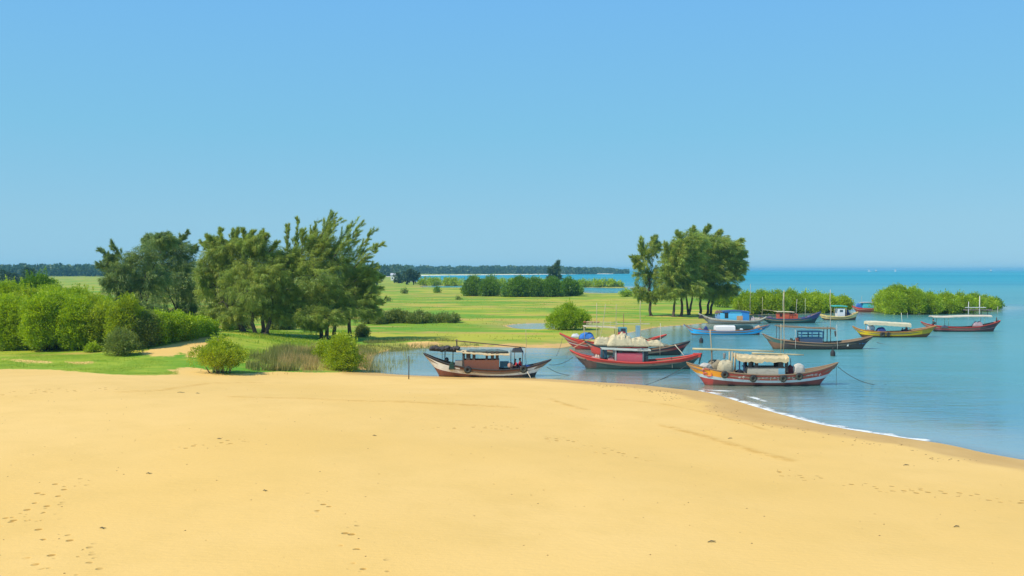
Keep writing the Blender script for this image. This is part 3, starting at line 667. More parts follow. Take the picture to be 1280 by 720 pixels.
# --- single bushes in front
shrub('round bright bush on thin fanned stems alone at the sand edge', 273, 466, 66, 421, LM_YEL, None, name='round_bush', leaf=.12, dens=.42, stems=9, shoots=3.5, open_base=.30, up=.5, bark=BARKP, lobes=16)
shrub('bright yellow-green bush rising out of the dry reeds', 428, 463, 54, 419, LM_YEL, None, name='reedside_bush', leaf=.13, dens=.42, shoots=4, stems=10, open_base=.05, bark=BARKP, lobes=14)
shrub('yellow-green bush half hidden behind the bush in the reeds, below the trunks', 405, 452, 26, 424, LM_YEL, None, name='reedside_bush', leaf=.13, dens=.5)
shrub('small round grey-green bush on the meadow right of the windswept trees', 453, 421, 17, 407, LM_OLV, None, name='grey_bush', leaf=.14)
G2 = 'low olive thicket across the meadow'
for px, py, wd, tp, lb in [(468, 405, 40, 391, 'left end of the low olive thicket, under the tree shade'), (495, 404, 44, 388, 'highest bush of the low olive thicket'), (524, 404, 40, 390, 'sloping bush in the middle of the low olive thicket'), (556, 403, 38, 392, 'rounded right end bush of the low olive thicket')]:
    shrub(lb, px, py, wd, tp, LM_OLV, G2, name='thicket_bush', leaf=.18, depth=5, shape=.6)
shrub('big dome-shaped green bush standing by the small pond left of the red-bowed boats', 711, 412, 58, 381, LM_MAN, None, name='dome_bush', leaf=.2, dens=.9)
G3 = 'bushes in the middle of the far meadow'
for px, py, wd, tp, m, lb in [(592, 370, 24, 347, LM_MEAD, 'leftmost dark bush of the far meadow row'), (614, 370, 34, 347, LM_MEAD, 'second bush of the far meadow row, broad, left of the dip in its top'), (640, 371, 24, 352, LM_MEAD, 'low bush in the dip of the far meadow row'), (650, 371, 26, 347, LM_MAND, 'rounded bush of the far meadow row just right of the dip'),
                          (668, 371, 26, 348, LM_MEAD, 'bush of the far meadow row left of the lone tree'), (690, 371, 28, 348, LM_MAND, 'bush of the far meadow row directly below the lone tree'), (712, 370, 30, 348, LM_MAND, 'bright bush near the right end of the far meadow row'), (722, 369, 12, 356, LM_MEAD, 'small last bush at the right end of the far meadow row')]:
    shrub(lb, px, py, wd, tp, m, G3, name='meadow_bush', leaf=.3, shape=.6)
G4 = 'low mangroves on the spit in the bay'
xs = [532, 545, 558, 571, 628, 642, 656, 670, 684, 730, 743, 755, 766, 775]
ords = ['leftmost', 'second', 'third', 'fourth']
for i, px in enumerate(xs):
    py = 356.2 + (px - 530) / 250 * 2.6
    lb = ('low distant mangrove on the spit, %s from its left end' % ords[i]) if i < 4 else ('low distant mangrove on the spit peeking over the far meadow bushes' if i < 9 else 'low distant mangrove on the spit right of the meadow bushes, %s from its tip' % ['fifth', 'fourth', 'third', 'second', 'outermost'][i - 9])
    shrub(lb, px, py, 19 if i < 13 else 13, py - (7.5 if i < 13 else 5.5), LM_MAN, G4, name='spit_mangrove', leaf=.5, depth=10, lobes=8, shape=.3)
for px, py, wd, tp, m, lb in [(546, 366, 8, 360, LM_MAND, 'small dark bush alone in the pale far meadow'), (485, 377, 5, 373, LM_OLV, 'tiny dark tuft in the meadow right of the windswept trees'), (573, 375, 9, 372, LM_OLV, 'tiny low tuft in the middle of the meadow'), (505, 367, 7, 362, LM_OLV, 'brownish tuft in the pale far meadow'), (783, 371, 16, 362, LM_MAN, 'small bush at the meadow rim left of the thin tree')]:
    shrub(lb, px, py, wd, tp, m, None, name='small_bush', leaf=.25, lobes=5)
# --- hedge of mangroves behind the boats, and the island
G5 = 'mangrove hedge behind the moored boats'
for i, (px, py, wd, tp, lb) in enumerate([(934, 391, 26, 366, 'leftmost mangrove of the hedge behind the boats'), (952, 392, 28, 364, 'second mangrove of the hedge behind the boats'), (970, 392, 28, 365, 'third mangrove of the hedge, above the white bow masts'), (988, 391, 26, 364, 'mangrove in the middle of the hedge behind the orange boat cabin'),
                              (1006, 391, 26, 366, 'mangrove right of the middle of the hedge'), (1022, 391, 22, 367, 'mangrove of the hedge left of the cream boat cabin'), (1036, 390, 20, 369, 'low mangrove of the hedge above the teal roof'), (1052, 388, 20, 371, 'slim last mangrove at the right end of the hedge')]):
    shrub(lb, px, py, wd, tp, LM_MAN, G5, leaf=.27, depth=7, shape=.45)
G6 = 'mangroves of the small island'
for i, (px, py, wd, tp, m, lb) in enumerate([(1106, 391, 24, 364, LM_MAN, 'left end mangrove of the island touching the red boat'), (1122, 392.5, 36, 358, LM_MAN, 'tallest domed mangrove of the island'), (1143, 392.5, 34, 361, LM_MAN, 'island mangrove on the right shoulder of the tall dome'),
                                 (1162, 392, 28, 367, LM_MAN, 'island mangrove in the middle, just above the yellow boat mast'), (1182, 391.5, 28, 367, LM_MAN, 'island mangrove right of the middle'), (1200, 391, 28, 368, LM_MAN, 'island mangrove ending left of the stake platform'), (1217, 388.5, 22, 368, LM_MAN, 'island mangrove right behind the tall white stake'),
                                 (1232, 387, 20, 371, LM_MAN, 'low island mangrove near the right end'), (1245, 386, 15, 374, LM_MAND, 'small last mangrove at the right tip of the island')]):
    shrub(lb, px, py, wd, tp, m, G6, leaf=.25, depth=8, shape=.5)

# --- far wood beyond the bay: one mass
def far_wood(x0_, x1_, py, top, dep, seed, n, xs_=None):
    rng = np.random.default_rng(seed); Ps = []; Ds = []; Cl = []
    for k in range(n):
        px = rng.uniform(x0_, x1_); d0 = atz(px, py, 0); q = rng.uniform(0, dep); r_ = d0[1] + q * (1 if True else 0)
        H = CAMH + (337 - top(px)) * d0[1] / F; x = d0[0] * (r_ / d0[1]); hh = H * (.62 + .28 * float(vnoise(np.array(px / 9.), np.array(0.), seed)) + .22 * rng.random() ** 2) * (1 + q / d0[1])
        m = 26; u = unit(rng.normal(size=(m, 3)) + np.array([0, -.3, .3])); cr = np.array([hh * .33, hh * .33, hh * .42]); z = float(max(0, height(x, r_)))
        Ps.append(np.array([x, r_, z + hh * .56]) + u * cr + rng.normal(size=(m, 3)) * .5); Ds.append(unit(u + rng.normal(size=(m, 3)) * .8)); Cl.append(np.full(m, rng.random()))
    P = np.concatenate(Ps); n_ = len(P); L_ = rng.uniform(2.2, 4.6, n_)
    return P, np.concatenate(Ds), L_, np.concatenate(Cl), rng
P, D_, L_, Cl, rg_ = far_wood(500, 745, 342.9, lambda p: 333.4 + 1.0 * (p > 700), 160, 5, 900)
o = leaves('distant_wood', P, D_, L_, L_ * .8, rg_.random(len(P)), Cl, LM_FAR, None, True, rg_); tag(o, 'hazy blue-green wood along the beach across the bay', 'wood', None, 'stuff')
P, D_, L_, Cl, rg_ = far_wood(740, 785, 342.3, lambda p: 335.0 + (p - 740) * .06, 160, 6, 130)
o = leaves('distant_wood', P, D_, L_, L_ * .8, rg_.random(len(P)), Cl, LM_FAR, None, True, rg_); tag(o, 'lower thinning tip of the hazy wood across the bay', 'wood', None, 'stuff')
P, D_, L_, Cl, rg_ = far_wood(-120, 510, 346.0, lambda p: 332.6, 160, 7, 1900)
o = leaves('distant_wood', P, D_, L_, L_ * .8, rg_.random(len(P)), Cl, LM_FAR, None, True, rg_); tag(o, 'hazy blue-green wood behind the far left field', 'wood', None, 'stuff')

# --- reeds and grass
def inpoly(poly_px, n, rng):
    W_ = np.array([hit(*p)[:2] for p in poly_px]); lo = W_.min(0); hi = W_.max(0); out = []
    while sum(len(o) for o in out) < n:
        q = rng.uniform(lo, hi, (n * 3, 2)); out.append(q[sdist(q[:, 0], q[:, 1], W_) > 0])
    return np.concatenate(out)[:n]
def blades(name, label, cat, poly, n, h, wdt, mat, seed, clumpy=3, kind='stuff', thr=.42, lean=.18):
    rng = np.random.default_rng(seed); q = inpoly(poly, n * 2, rng); f = fbm(q[:, 0] / clumpy + 7, q[:, 1] / clumpy, 3, seed); q = q[f + rng.normal(0, .09, len(f)) > thr][:n]; n = len(q)
    z = np.maximum(height(q[:, 0], q[:, 1]), -.3) - .03
    D = unit(np.array([.08, 0, 1.]) + rng.normal(size=(n, 3)) * lean); hh = rng.uniform(.5, 1.15, n) * h * (.6 + .8 * fbm(q[:, 0] / 2.2, q[:, 1] / 2.2, 2, seed + 3))
    o = leaves(name, np.stack([q[:, 0], q[:, 1], z], -1), D, hh, np.full(n, wdt), rng.random(n), fbm(q[:, 0] / 4, q[:, 1] / 4, 3, 8), mat, None, False, rng)
    return tag(o, label, cat, None, kind)
LM_DRY = leafmat('dry_reed', (.32, .21, .06), (.62, .46, .18), .4)
LM_RG = leafmat('green_reed', (.13, .15, .03), (.32, .30, .08), .3)
LM_GR = leafmat('grass_blades', (.16, .27, .014), (.32, .42, .03), .5)
LM_GT = leafmat('tan_grass', (.26, .28, .03), (.46, .44, .08), .5)
blades('dry_reeds', 'band of brown dry reeds between the two bright bushes', 'reeds', [(345, 464), (460, 463), (466, 452), (440, 440), (380, 438), (350, 446)], 7000, 1.2, .05, LM_DRY, 41, 1.8, thr=.44)
blades('green_reeds', 'yellow-green reeds mixed in behind the round bush', 'reeds', [(305, 464), (372, 464), (400, 446), (360, 436), (312, 446)], 6000, 1.1, .06, LM_RG, 42, 2.5)
blades('water_reeds', 'sparse reeds standing in the inlet beside the sand', 'reeds', [(452, 466), (505, 464), (520, 450), (535, 438), (470, 436), (450, 446)], 800, 1.1, .045, LM_RG, 43, 2.0, thr=.46)
blades('marsh_grass', 'brown-green marsh grass along the head of the inlet', 'grass', [(445, 446), (480, 441), (545, 435), (600, 432), (560, 425), (470, 424), (448, 430)], 6000, .5, .07, LM_RG, 44, 3, thr=.45)
blades('grass', 'short green grass of the lawn beside the sand', 'grass', [(-30, 463), (60, 462), (150, 468), (222, 468), (225, 458), (250, 457), (300, 452), (330, 440), (270, 428), (215, 452), (150, 444), (0, 441), (-40, 443)], 26000, .10, .05, LM_GR, 45, 5, thr=.36)
blades('meadow_grass', 'tufts of longer grass on the meadow around the tree trunks', 'grass', [(265, 440), (330, 445), (420, 440), (450, 425), (440, 414), (300, 414), (260, 424)], 12000, .3, .07, LM_GR, 46, 5, thr=.42)
blades('tufts_in_sand', 'dry tufts and twigs along the foot of the reeds', 'grass', [(300, 468.5), (400, 467.5), (465, 466), (400, 463), (300, 465)], 500, .28, .05, LM_DRY, 47, 1.5, thr=.5)
blades('meadow_tussocks', 'yellowish tussocks in the open meadow behind the inlet', 'grass', [(470, 420), (640, 428), (760, 420), (840, 402), (780, 372), (600, 372), (500, 372)], 5000, .25, .14, LM_GT, 48, 7, thr=.52)
# ------------------------------------------------------------------ boats
WHITE = (.72, .69, .62); CREAM = (.62, .50, .27); RED = (.38, .035, .025); DKRED = (.20, .03, .025); BROWN = (.17, .065, .04); DARK = (.035, .032, .03); TEALD = (.03, .085, .075)
ROPE = paint((.10, .09, .075), .3, .9, name='rope'); PALEROPE = paint((.45, .40, .30), .3, .9, name='pale_rope'); RUBBER = paint((.022, .022, .024), .5, .75, (.06, .05, .045), 'rubber')
BAMBOO = paint((.42, .34, .18), .5, .7, (.16, .12, .07), 'bamboo'); DECK = wood((.27, .19, .12), 'deck'); POST = wood((.07, .06, .05), 'dark_post'); NET = paint((.55, .46, .28), 1.0, .95, (.17, .12, .07), 'fishing_net')
THATCH = paint((.58, .45, .25), .7, .95, (.25, .17, .08), 'straw_canvas'); BLUE = (.03, .13, .40); SKYB = (.02, .40, .78)

class Boat:
    def __init__(s, name, label, wl, cx, yaw=0, group='wooden fishing boats moored in the bay', dy=0):
        p = atz(cx, wl, 0); s.cx = cx; s.wl = wl; s.s = F / p[1]; s.o = p
        s.root = empty(name, (p[0], p[1], 0), label, 'boat', group, yaw); s.yaw = yaw; s.rr = random.Random(int(cx))
    def X(s, px): return (px - s.cx) / s.s
    def Z(s, py): return (s.wl - py) / s.s
    def hull(s, sheer, keel, B, bands, matfn, deck=DECK, gun=None, dd=.28, end=(.5, .5), gr=.06):
        sh = sorted([(s.X(a), s.Z(b)) for a, b in sheer]); kl = sorted([(s.X(a), s.Z(b)) for a, b in keel])
        f = lambda pts: (lambda q: (np.array([p[0] for p in q]), np.array([p[1] for p in q])))(smooth_line(pts, 8))
        sx, sz = f(sh); kx, kz = f(kl); n = 44; xa, xb = sh[0][0], sh[-1][0]
        u = np.linspace(0, 1, n); u = .5 - .5 * np.cos(np.pi * u) * (.6 + .4 * np.abs(np.cos(np.pi * u)))
        xs = xa + (xb - xa) * u; zt = np.interp(xs, sx, sz); zk = np.minimum(np.interp(xs, kx, kz), zt - .05)
        zk = np.where(zk < .03, zk - .35 * sm(.03 - zk + .05, 0, .06), zk)
        w_ = np.abs(2 * u - 1); hb = B / 2 * np.clip(1 - w_ ** 2.3, 0, 1) ** .8 + .035
        s.xs, s.zt, s.zk, s.hb = xs, zt, zk, hb
        offs = [0]; bi = []
        for k, wd in enumerate(bands):
            m_ = 2; offs += [offs[-1] + wd * (j + 1) / m_ for j in range(m_)]; bi += [k] * m_
        for j in range(6): offs.append(offs[-1] + .22 if j < 5 else 9.); bi.append(len(bands))
        mats = []; mb = MB(); R = len(offs); grid = []
        for i in range(n):
            row = []
            sc_ = float(np.clip(zt[i] / max(.3, zt[n // 2]), 1, 2.2)) ** .5
            for o_ in offs:
                z = max(zk[i], zt[i] - o_ * sc_); fr = (z - zk[i]) / (zt[i] - zk[i]); row.append((xs[i], hb[i] * max(0, fr) ** .42, z))
            grid.append(row)
        def mi(m):
            if m not in mats: mats.append(m)
            return mats.index(m)
        for sg in (-1, 1):
            base = len(mb.v); mb.v += [(p[0], sg * p[1], p[2]) for row in grid for p in row]
            for i in range(n - 1):
                for j in range(R - 1):
                    a = base + i * R + j; q = [a, a + 1, a + R + 1, a + R]
                    if sg < 0: q = q[::-1]
                    mb.f.append(q); mb.m.append(mi(matfn(bi[j], (xs[i] + xs[i + 1]) / 2 * s.s + s.cx))); mb.sm.append(True)
        # inner bulwark
        for sg in (-1, 1):
            base = len(mb.v)
            for i in range(n): mb.v += [(xs[i], sg * max(hb[i] - .05, .005), zt[i] - .004), (xs[i], sg * max(hb[i] * .97 - .06, .004), max(zt[i] - dd - .06, zk[i] + .02))]
            for i in range(n - 1):
                a = base + i * 2; mb.f.append([a, a + 1, a + 3, a + 2]); mb.m.append(mi(deck)); mb.sm.append(True)
        mb.build('hull', mats, s.root, merge=True)
        # deck
        d = MB(); vs = []
        for i in range(1, n - 1): vs += [(xs[i], -hb[i] * .95 + .02, max(zt[i] - dd, zk[i] + .04)), (xs[i], hb[i] * .95 - .02, max(zt[i] - dd, zk[i] + .04))]
        d.add(vs, [(2 * i, 2 * i + 2, 2 * i + 3, 2 * i + 1) for i in range(n - 3)]); d.build('deck', deck, s.root)
        for sg in (-1, 1):
            g = MB(); g.tube([(xs[i], sg * (hb[i] - .01), zt[i] + .01) for i in range(0, n, 1)], gr, 6); g.build('gunwale', gun or matfn(0, s.cx), s.root)
        s.deckz = lambda px: float(np.interp(s.X(px), xs, zt)) - dd
        return s
    def side(s, px, z):
        x = s.X(px); zt = np.interp(x, s.xs, s.zt); zk = np.interp(x, s.xs, s.zk); hb = np.interp(x, s.xs, s.hb)
        return float(hb * max(0.02, min(1, (z - zk) / (zt - zk))) ** .42)
    def part(s, mb, name, mat, parent=None): return mb.build(name, mat, parent or s.root)
    def box(s, name, x0, x1, y0, y1, mat, w=.8, parent=None, w0=None):
        m = MB(); m.box((s.X(x0), -w if w0 is None else w0, s.Z(y1)), (s.X(x1), w, s.Z(y0))); return m.build(name, mat, parent or s.root)
    def shell(s, x0, x1, y0, y1, mat, w=.8, th=.05, name='cabin'):
        m = MB(); X0, X1, Z0, Z1 = s.X(x0), s.X(x1), s.Z(y1), s.Z(y0)
        m.box((X0, -w, Z0), (X1, -w + th, Z1)); m.box((X0, w - th, Z0), (X1, w, Z1)); m.box((X0, -w + th + .002, Z0), (X0 + th, w - th - .002, Z1)); m.box((X1 - th, -w + th + .002, Z0), (X1, w - th - .002, Z1))
        return m.build(name, mat, s.root)
    def posts(s, xs, y0, y1, w=.8, r=.04, mat=POST, name='post', wide=None):
        for i, x in enumerate(xs):
            for sg in (-1, 1):
                m = MB(); ww = (wide[i] if wide else 0) / s.s / 2
                if ww: m.box((s.X(x) - ww, sg * w - .03, s.Z(y1)), (s.X(x) + ww, sg * w + .03, s.Z(y0)))
                else: m.tube([(s.X(x), sg * w, s.Z(y1)), (s.X(x) + .02, sg * w, s.Z(y0))], r, 6)
                m.build(name, mat, s.root)
    def roof(s, pts, w, mat, th=.05, arc=.12, rag=.0, name='roof', seed=1, parent=None):
        P = smooth_line([(s.X(a), s.Z(b)) for a, b in pts], 6); ny = 9; mb = MB(); vs = []; rr = random.Random(seed); n = len(P)
        e0 = [rr.uniform(0, rag) for _ in range(n)]; e1 = [rr.uniform(0, rag) for _ in range(n)]
        for lay in (0, 1):
            for i, (x, z) in enumerate(P):
                for j in range(ny):
                    q = 2 * j / (ny - 1) - 1; dz = -arc * q * q - lay * th + (rr.uniform(-1, 1) * rag * .25) - (e0[i] if j == 0 else e1[i] if j == ny - 1 else 0)
                    vs.append((x, q * w, z + dz))
        N = n * ny; fs = []
        for i in range(n - 1):
            for j in range(ny - 1):
                a = i * ny + j; fs += [(a, a + ny, a + ny + 1, a + 1), (N + a, N + a + 1, N + a + ny + 1, N + a + ny)]
        for i in range(n - 1):
            a = i * ny; b = a + ny - 1; fs += [(a, N + a, N + a + ny, a + ny), (b, b + ny, N + b + ny, N + b)]
        for j in range(ny - 1):
            a = j; b = (n - 1) * ny + j; fs += [(a, a + 1, N + a + 1, N + a), (b, N + b, N + b + 1, b + 1)]
        mb.add(vs, fs, 0, False); return mb.build(name, mat, parent or s.root)
    def pole(s, name, a, b, r=.04, mat=BAMBOO, y=0, y2=None, parent=None, n=7):
        if 'mast' in name or name == 'side_pole': r *= .66
        m = MB(); p = (s.X(a[0]), y, s.Z(a[1])); q = (s.X(b[0]), y if y2 is None else y2, s.Z(b[1])); rr = random.Random(int(a[0] * 9))
        m.tube(curve_pts(p, q, 0, 6, rr, .006), [r, r, r * .95, r * .9, r * .8, r * .7], n); return m.build(name, mat, parent or s.root)
    def world(s, px, y, py=None, z=None):
        x = s.X(px); z = s.Z(py) if z is None else z; c, sn = math.cos(s.yaw), math.sin(s.yaw); return (s.o[0] + x * c - y * sn, s.o[1] + x * sn + y * c, z)
    def put(s, mb, name, mat, label, cat, px, py, y=0, group=None, yaw=None):
        o = mb.build(name, mat, None, s.world(px, y, py)); o.rotation_euler[2] = s.yaw if yaw is None else yaw; return tag(o, label, cat, group)
    def tyre(s, px, py, label, R=.30, sqz=1.0):
        m = MB(); m.torus((0, 0, 0), R * .64, R * .40, 'y'); z = s.Z(py); y = s.side(px, z) + .13; o = s.put(m, 'tyre', RUBBER, label, 'tyre', px, py, -y, 'old tyres hung along the boat sides')
        top = float(np.interp(s.X(px), s.xs, s.zt)) - z
        k = MB(); k.tube([(0, 0, R * .7), (0, .04, max(top, R * .8) + .04)], .018, 5); k.build('rope_loop', ROPE, o)

def bundle(w, h, d, seed, rough=.25):
    """a stuffed sack or tied bundle: squarish, slumped, with creases"""
    m = MB(); nu, nv = 24, 16; rr = random.Random(seed); vs = []; ph = [rr.uniform(0, 6) for _ in range(5)]; sg = lambda q, e: math.copysign(abs(q) ** e, q)
    for i in range(nv + 1):
        t_ = math.pi * i / nv
        for j in range(nu):
            a = 2 * math.pi * j / nu; r_ = sg(math.sin(t_), .6); k_ = 1 + rough * (.35 * math.sin(2 * a + ph[0] + t_) + .25 * math.sin(5 * a + ph[1] - 2 * t_) + .16 * math.sin(9 * a + ph[2] + 5 * t_) + .12 * math.sin(13 * a + ph[3] - 7 * t_))
            z = h * (.5 + .5 * sg(math.cos(t_), .75)) * (1 + rough * .35 * math.sin(a * 2 + ph[4])); vs.append((w / 2 * r_ * sg(math.cos(a), .75) * k_ * (1 + .12 * (1 - z / h)), d / 2 * r_ * sg(math.sin(a), .75) * k_, max(z, 0)))
    m.add(vs, [(i * nu + j, (i + 1) * nu + j, (i + 1) * nu + (j + 1) % nu, i * nu + (j + 1) % nu) for i in range(nv) for j in range(nu)], 0, False); return m
def heap(w, h, d, seed, k=9):
    """a crumpled pile: one closed draped sheet with folds"""
    m = MB(); nx = max(10, int(w / .09)); ny = max(7, int(d / .12)); nx = min(nx, 60); rr = random.Random(seed); ph = [rr.uniform(0, 6) for _ in range(4)]
    U, Vv = np.meshgrid(np.linspace(-1, 1, nx), np.linspace(-1, 1, ny), indexing='ij'); X_ = U * w / 2; Y_ = Vv * d / 2
    prof = .62 + .38 * fbm(U * 2.2 * max(1, w / 2) + seed * 3.1, Vv * 1.0 + seed, 2, seed) * 1.6
    env = np.clip(1 - np.abs(U) ** 3.2, 0, 1) ** .7 * np.clip(1 - np.abs(Vv) ** 3, 0, 1) ** .6
    fold = fbm(X_ / .22 + seed, Y_ / .3 + .35 * X_, 3, seed + 2) - .45; big = fbm(X_ / .6 + seed, Y_ / .6, 2, seed + 7) - .4
    Z_ = h * env * np.clip(prof * .8 + .12 + big * .30 + fold * .34, .05, 1.1) + .01
    jx = (fbm(X_ / .25, Y_ / .25 + 9, 2, seed + 4) - .4) * .12; vs = [(X_[i, j] + jx[i, j], Y_[i, j], Z_[i, j]) for i in range(nx) for j in range(ny)]
    n0 = len(vs); vs += [(x, y, 0) for (x, y, z) in vs]; fs = []
    for i in range(nx - 1):
        for j in range(ny - 1):
            a = i * ny + j; fs += [(a, a + ny, a + ny + 1, a + 1), (n0 + a, n0 + a + 1, n0 + a + ny + 1, n0 + a + ny)]
    for i in range(nx - 1):
        a = i * ny; b_ = a + ny - 1; fs += [(a, n0 + a, n0 + a + ny, a + ny), (b_, b_ + ny, n0 + b_ + ny, n0 + b_)]
    for j in range(ny - 1):
        a = j; b_ = (nx - 1) * ny + j; fs += [(a, a + 1, n0 + a + 1, n0 + a), (b_, n0 + b_, n0 + b_ + 1, b_ + 1)]
    m.add(vs, fs, 0, False); return m
def drum(r, h): m = MB(); m.lathe([(r * .92, 0), (r, .02), (r, h * .33), (r * 1.04, h * .35), (r, h * .37), (r, h * .66), (r * 1.04, h * .68), (r, h * .7), (r, h - .02), (r * .92, h)]); return m

def rope(label, pts, sag=.4, r=.022, mat=ROPE, n=14, name='mooring_rope'):
    a, b = [np.array(p, float) for p in pts]; m = MB(); P = [a * (1 - t) + b * t - np.array([0, 0, sag * 4 * t * (1 - t)]) for t in [i / (n - 1) for i in range(n)]]; o = a
    m.tube([p - a for p in P], r, 5); return tag(m.build(name, mat, None, tuple(a)), label, 'rope', 'mooring ropes')

def skin(name, J, Ed, mat, parent, root=0):
    me = bpy.data.meshes.new(name); me.from_pydata([j[:3] for j in J], Ed, []); me.materials.append(mat)
    o = bpy.data.objects.new(name, me); COL.objects.link(o); o.parent = parent
    md = o.modifiers.new('skin', 'SKIN'); md.use_smooth_shade = True
    if not me.skin_vertices: 
        bpy.context.view_layer.update()
    for i, j in enumerate(J):
        sv = me.skin_vertices[0].data[i]; sv.radius = (j[3], j[3]); sv.use_root = (i == root)
    sb = o.modifiers.new('sub', 'SUBSURF'); sb.levels = 1; sb.render_levels = 1
    return o
SKIN = paint((.30, .15, .085), .1, .55, name='skin'); HAIR = paint((.012, .010, .009), .1, .6, name='hair')
def person(loc, face, shirt, trousers, label, pose='sit', group=None, sc=1.0, lean=.1):
    """x is forward; the origin is under the pelvis on the surface that carries the person"""
    root = empty('person', loc, label, 'person', group, face); root.scale = (sc,) * 3
    if pose == 'sit':
        hip = .10; K = [(.40, .46), (.30, .06)]; legs = lambda sg: [(0, sg * .09, hip, .085), (.36, sg * .15, .40, .065), (.42, sg * .13, .07, .042), (.56, sg * .14, .04, .035)]
    else:
        hip = .88; legs = lambda sg: [(0, sg * .09, hip, .085), (.03, sg * .1, .47, .062), (-.02, sg * .1, .08, .042), (.13, sg * .12, .04, .035)]
    c = lambda h: lean * h
    J = [(0, 0, hip, .11), (c(.2), 0, hip + .2, .105), (c(.4), 0, hip + .40, .125), (c(.52), 0, hip + .53, .055), (c(.62) + .02, 0, hip + .64, .085), (c(.7) + .02, 0, hip + .74, .08), (c(.64) + .12, 0, hip + .64, .018)]
    Ed = [(0, 1), (1, 2), (2, 3), (3, 4), (4, 5), (4, 6)]
    for sg in (-1, 1):
        b = len(J); J += [(c(.45), sg * .18, hip + .44, .055), (c(.45) + .10, sg * .24, hip + .18, .043), (c(.45) + .30, sg * .17, hip + .10 + (.16 if pose == 'sit' else 0), .032), (c(.45) + .37, sg * .16, hip + .10 + (.17 if pose == 'sit' else 0), .032)]
        Ed += [(2, b), (b, b + 1), (b + 1, b + 2), (b + 2, b + 3)]; h = J[b + 3]
        for k in range(4): J.append((h[0] + .07 - .006 * abs(k - 1), h[1] + (k - 1.5) * .02, h[2] - .02, .009)); Ed.append((b + 3, len(J) - 1))
        J.append((h[0] + .03, h[1] - sg * .05, h[2] + .01, .01)); Ed.append((b + 3, len(J) - 1))
        b = len(J); L_ = legs(sg); J += L_[0:4]; Ed += [(0, b), (b, b + 1), (b + 1, b + 2), (b + 2, b + 3)]
    body = skin('body', J, Ed, SKIN, root)
    S = [(c(.02), 0, hip + .02, .135), (c(.2), 0, hip + .2, .13), (c(.4), 0, hip + .40, .15), (c(.47), 0, hip + .49, .08)]; E2 = [(0, 1), (1, 2), (2, 3)]
    for sg in (-1, 1):
        b = len(S); S += [(c(.45), sg * .185, hip + .44, .075), (c(.45) + .07, sg * .235, hip + .24, .062)]; E2 += [(2, b), (b, b + 1)]
    skin('shirt', S, E2, shirt, root)
    S = [(0, 0, hip + .03, .125)]; E2 = []
    for sg in (-1, 1):
        b = len(S); L_ = legs(sg); S += [(*L_[0][:3], .10), (*L_[1][:3], .08), (L_[2][0], L_[2][1], L_[2][2] + .06, .06)]; E2 += [(0, b), (b, b + 1), (b + 1, b + 2)]
    skin('trousers', S, E2, trousers, root)
    m = MB(); m.blob((c(.66), 0, hip + .735), (.105, .095, .085), .05, seed=3); m.build('hair', HAIR, root)
    return root

# ---- 1: white and brown boat in front
b = Boat('fishing_boat', 'white wooden boat with brown bottom and brown cabin, touching the sand', 470.3, 608)
W1, BR, D1 = paint(WHITE, .55, name='white_paint'), paint((.20, .075, .045), .5, name='brown_paint'), paint(DARK, .4, name='black_paint')
b.hull([(529.5, 441.5), (545, 448.5), (560, 453.5), (580, 457.5), (605, 460.5), (630, 461), (652, 459), (670, 455.5), (689, 449.5)], [(529.5, 443), (536, 451), (543, 460), (551, 471), (560, 471.5), (640, 471.5), (664, 471.5), (672, 464), (680, 457), (689, 450.5)], 2.3,
       [.10, .17, .25], lambda k, x: [D1 if x < 560 else BR, W1 if x < 575 or x > 655 else BR, W1, BR if x < 652 else D1][k], gun=D1)
b.shell(579.5, 624, 449, 461, BR, .78)
b.box('door_frame', 578.5, 580.5, 438, 460, POST, .80)
b.posts([585.5, 592.5, 608.5, 615.5, 621.5], 438, 450, .74, wide=[4.5, 3, 2.4, 3.5, 3.5]); b.posts([638.5], 438, 458, .7)
b.roof([(571, 436.0), (585, 438), (600, 439.2), (618, 440.2), (637, 440.4)], .95, THATCH, .07, .10, .07, seed=2)
b.pole('boom', (569, 425.5), (657, 434), .05, wood((.12, .08, .05)), -.2); b.pole('mast', (657.5, 412), (658, 455), .035, BAMBOO, .1); b.pole('roof_post', (571, 424), (571, 436), .06, POST, -.1)
b.pole('rail', (553, 436), (553, 452), .02, POST, -.3); b.pole('rail', (548, 437), (574, 438), .02, POST, -.3)
b.box('engine_hatch', 569, 578, 450.5, 459, paint((.40, .36, .30), .6), .5)
b.box('tool_locker', 625, 636, 452, 459, paint((.03, .12, .17), .5), .5); b.roof([(654, 438), (656, 446), (657, 455), (663, 457)], .5, paint((.02, .08, .28), .4), .05, .05, .02, name='windbreak')
b.pole('push_pole', (659, 463), (664.5, 472.5), .05, PALEROPE, -1.15, -1.6)
m = MB()
for i in range(9):
    t = i / 8; m.blob((-1.1 + 2.2 * t, .1 * math.sin(i * 2.1), .22 + .07 * math.sin(i * 1.7)), (.30, .5, .19 + .03 * math.sin(i * 3)), .3, nu=14, nv=9, seed=i)
b.put(m, 'rolled_tarpaulin', paint((.05, .045, .045), .7, .9, (.15, .12, .10)), 'long dark rolled tarpaulin bundle resting on the front end of the white boat roof rail', 'tarpaulin', 556, 438.5, -.2)
b.pole('bundle_rail', (541, 437.8), (573, 439.5), .05, POST, -.2); b.posts([556, 566], 439, 453, .3, .025)
m = heap(4.0, .28, 1.3, 5, 16); b.put(m, 'net_heap', paint((.10, .16, .16), .8, .95, (.04, .05, .05)), 'flat grey-green net spread over the roof of the white boat', 'net', 607, 439.6)
m = heap(1.0, .55, .9, 8, 9); b.put(m, 'cloth_heap', paint((.03, .035, .05), .5, .9), 'dark bundle of clothes heaped on the rear roof of the white boat', 'bundle', 647, 440, 0)
b.posts([643, 653], 440, 458, .45, .03)
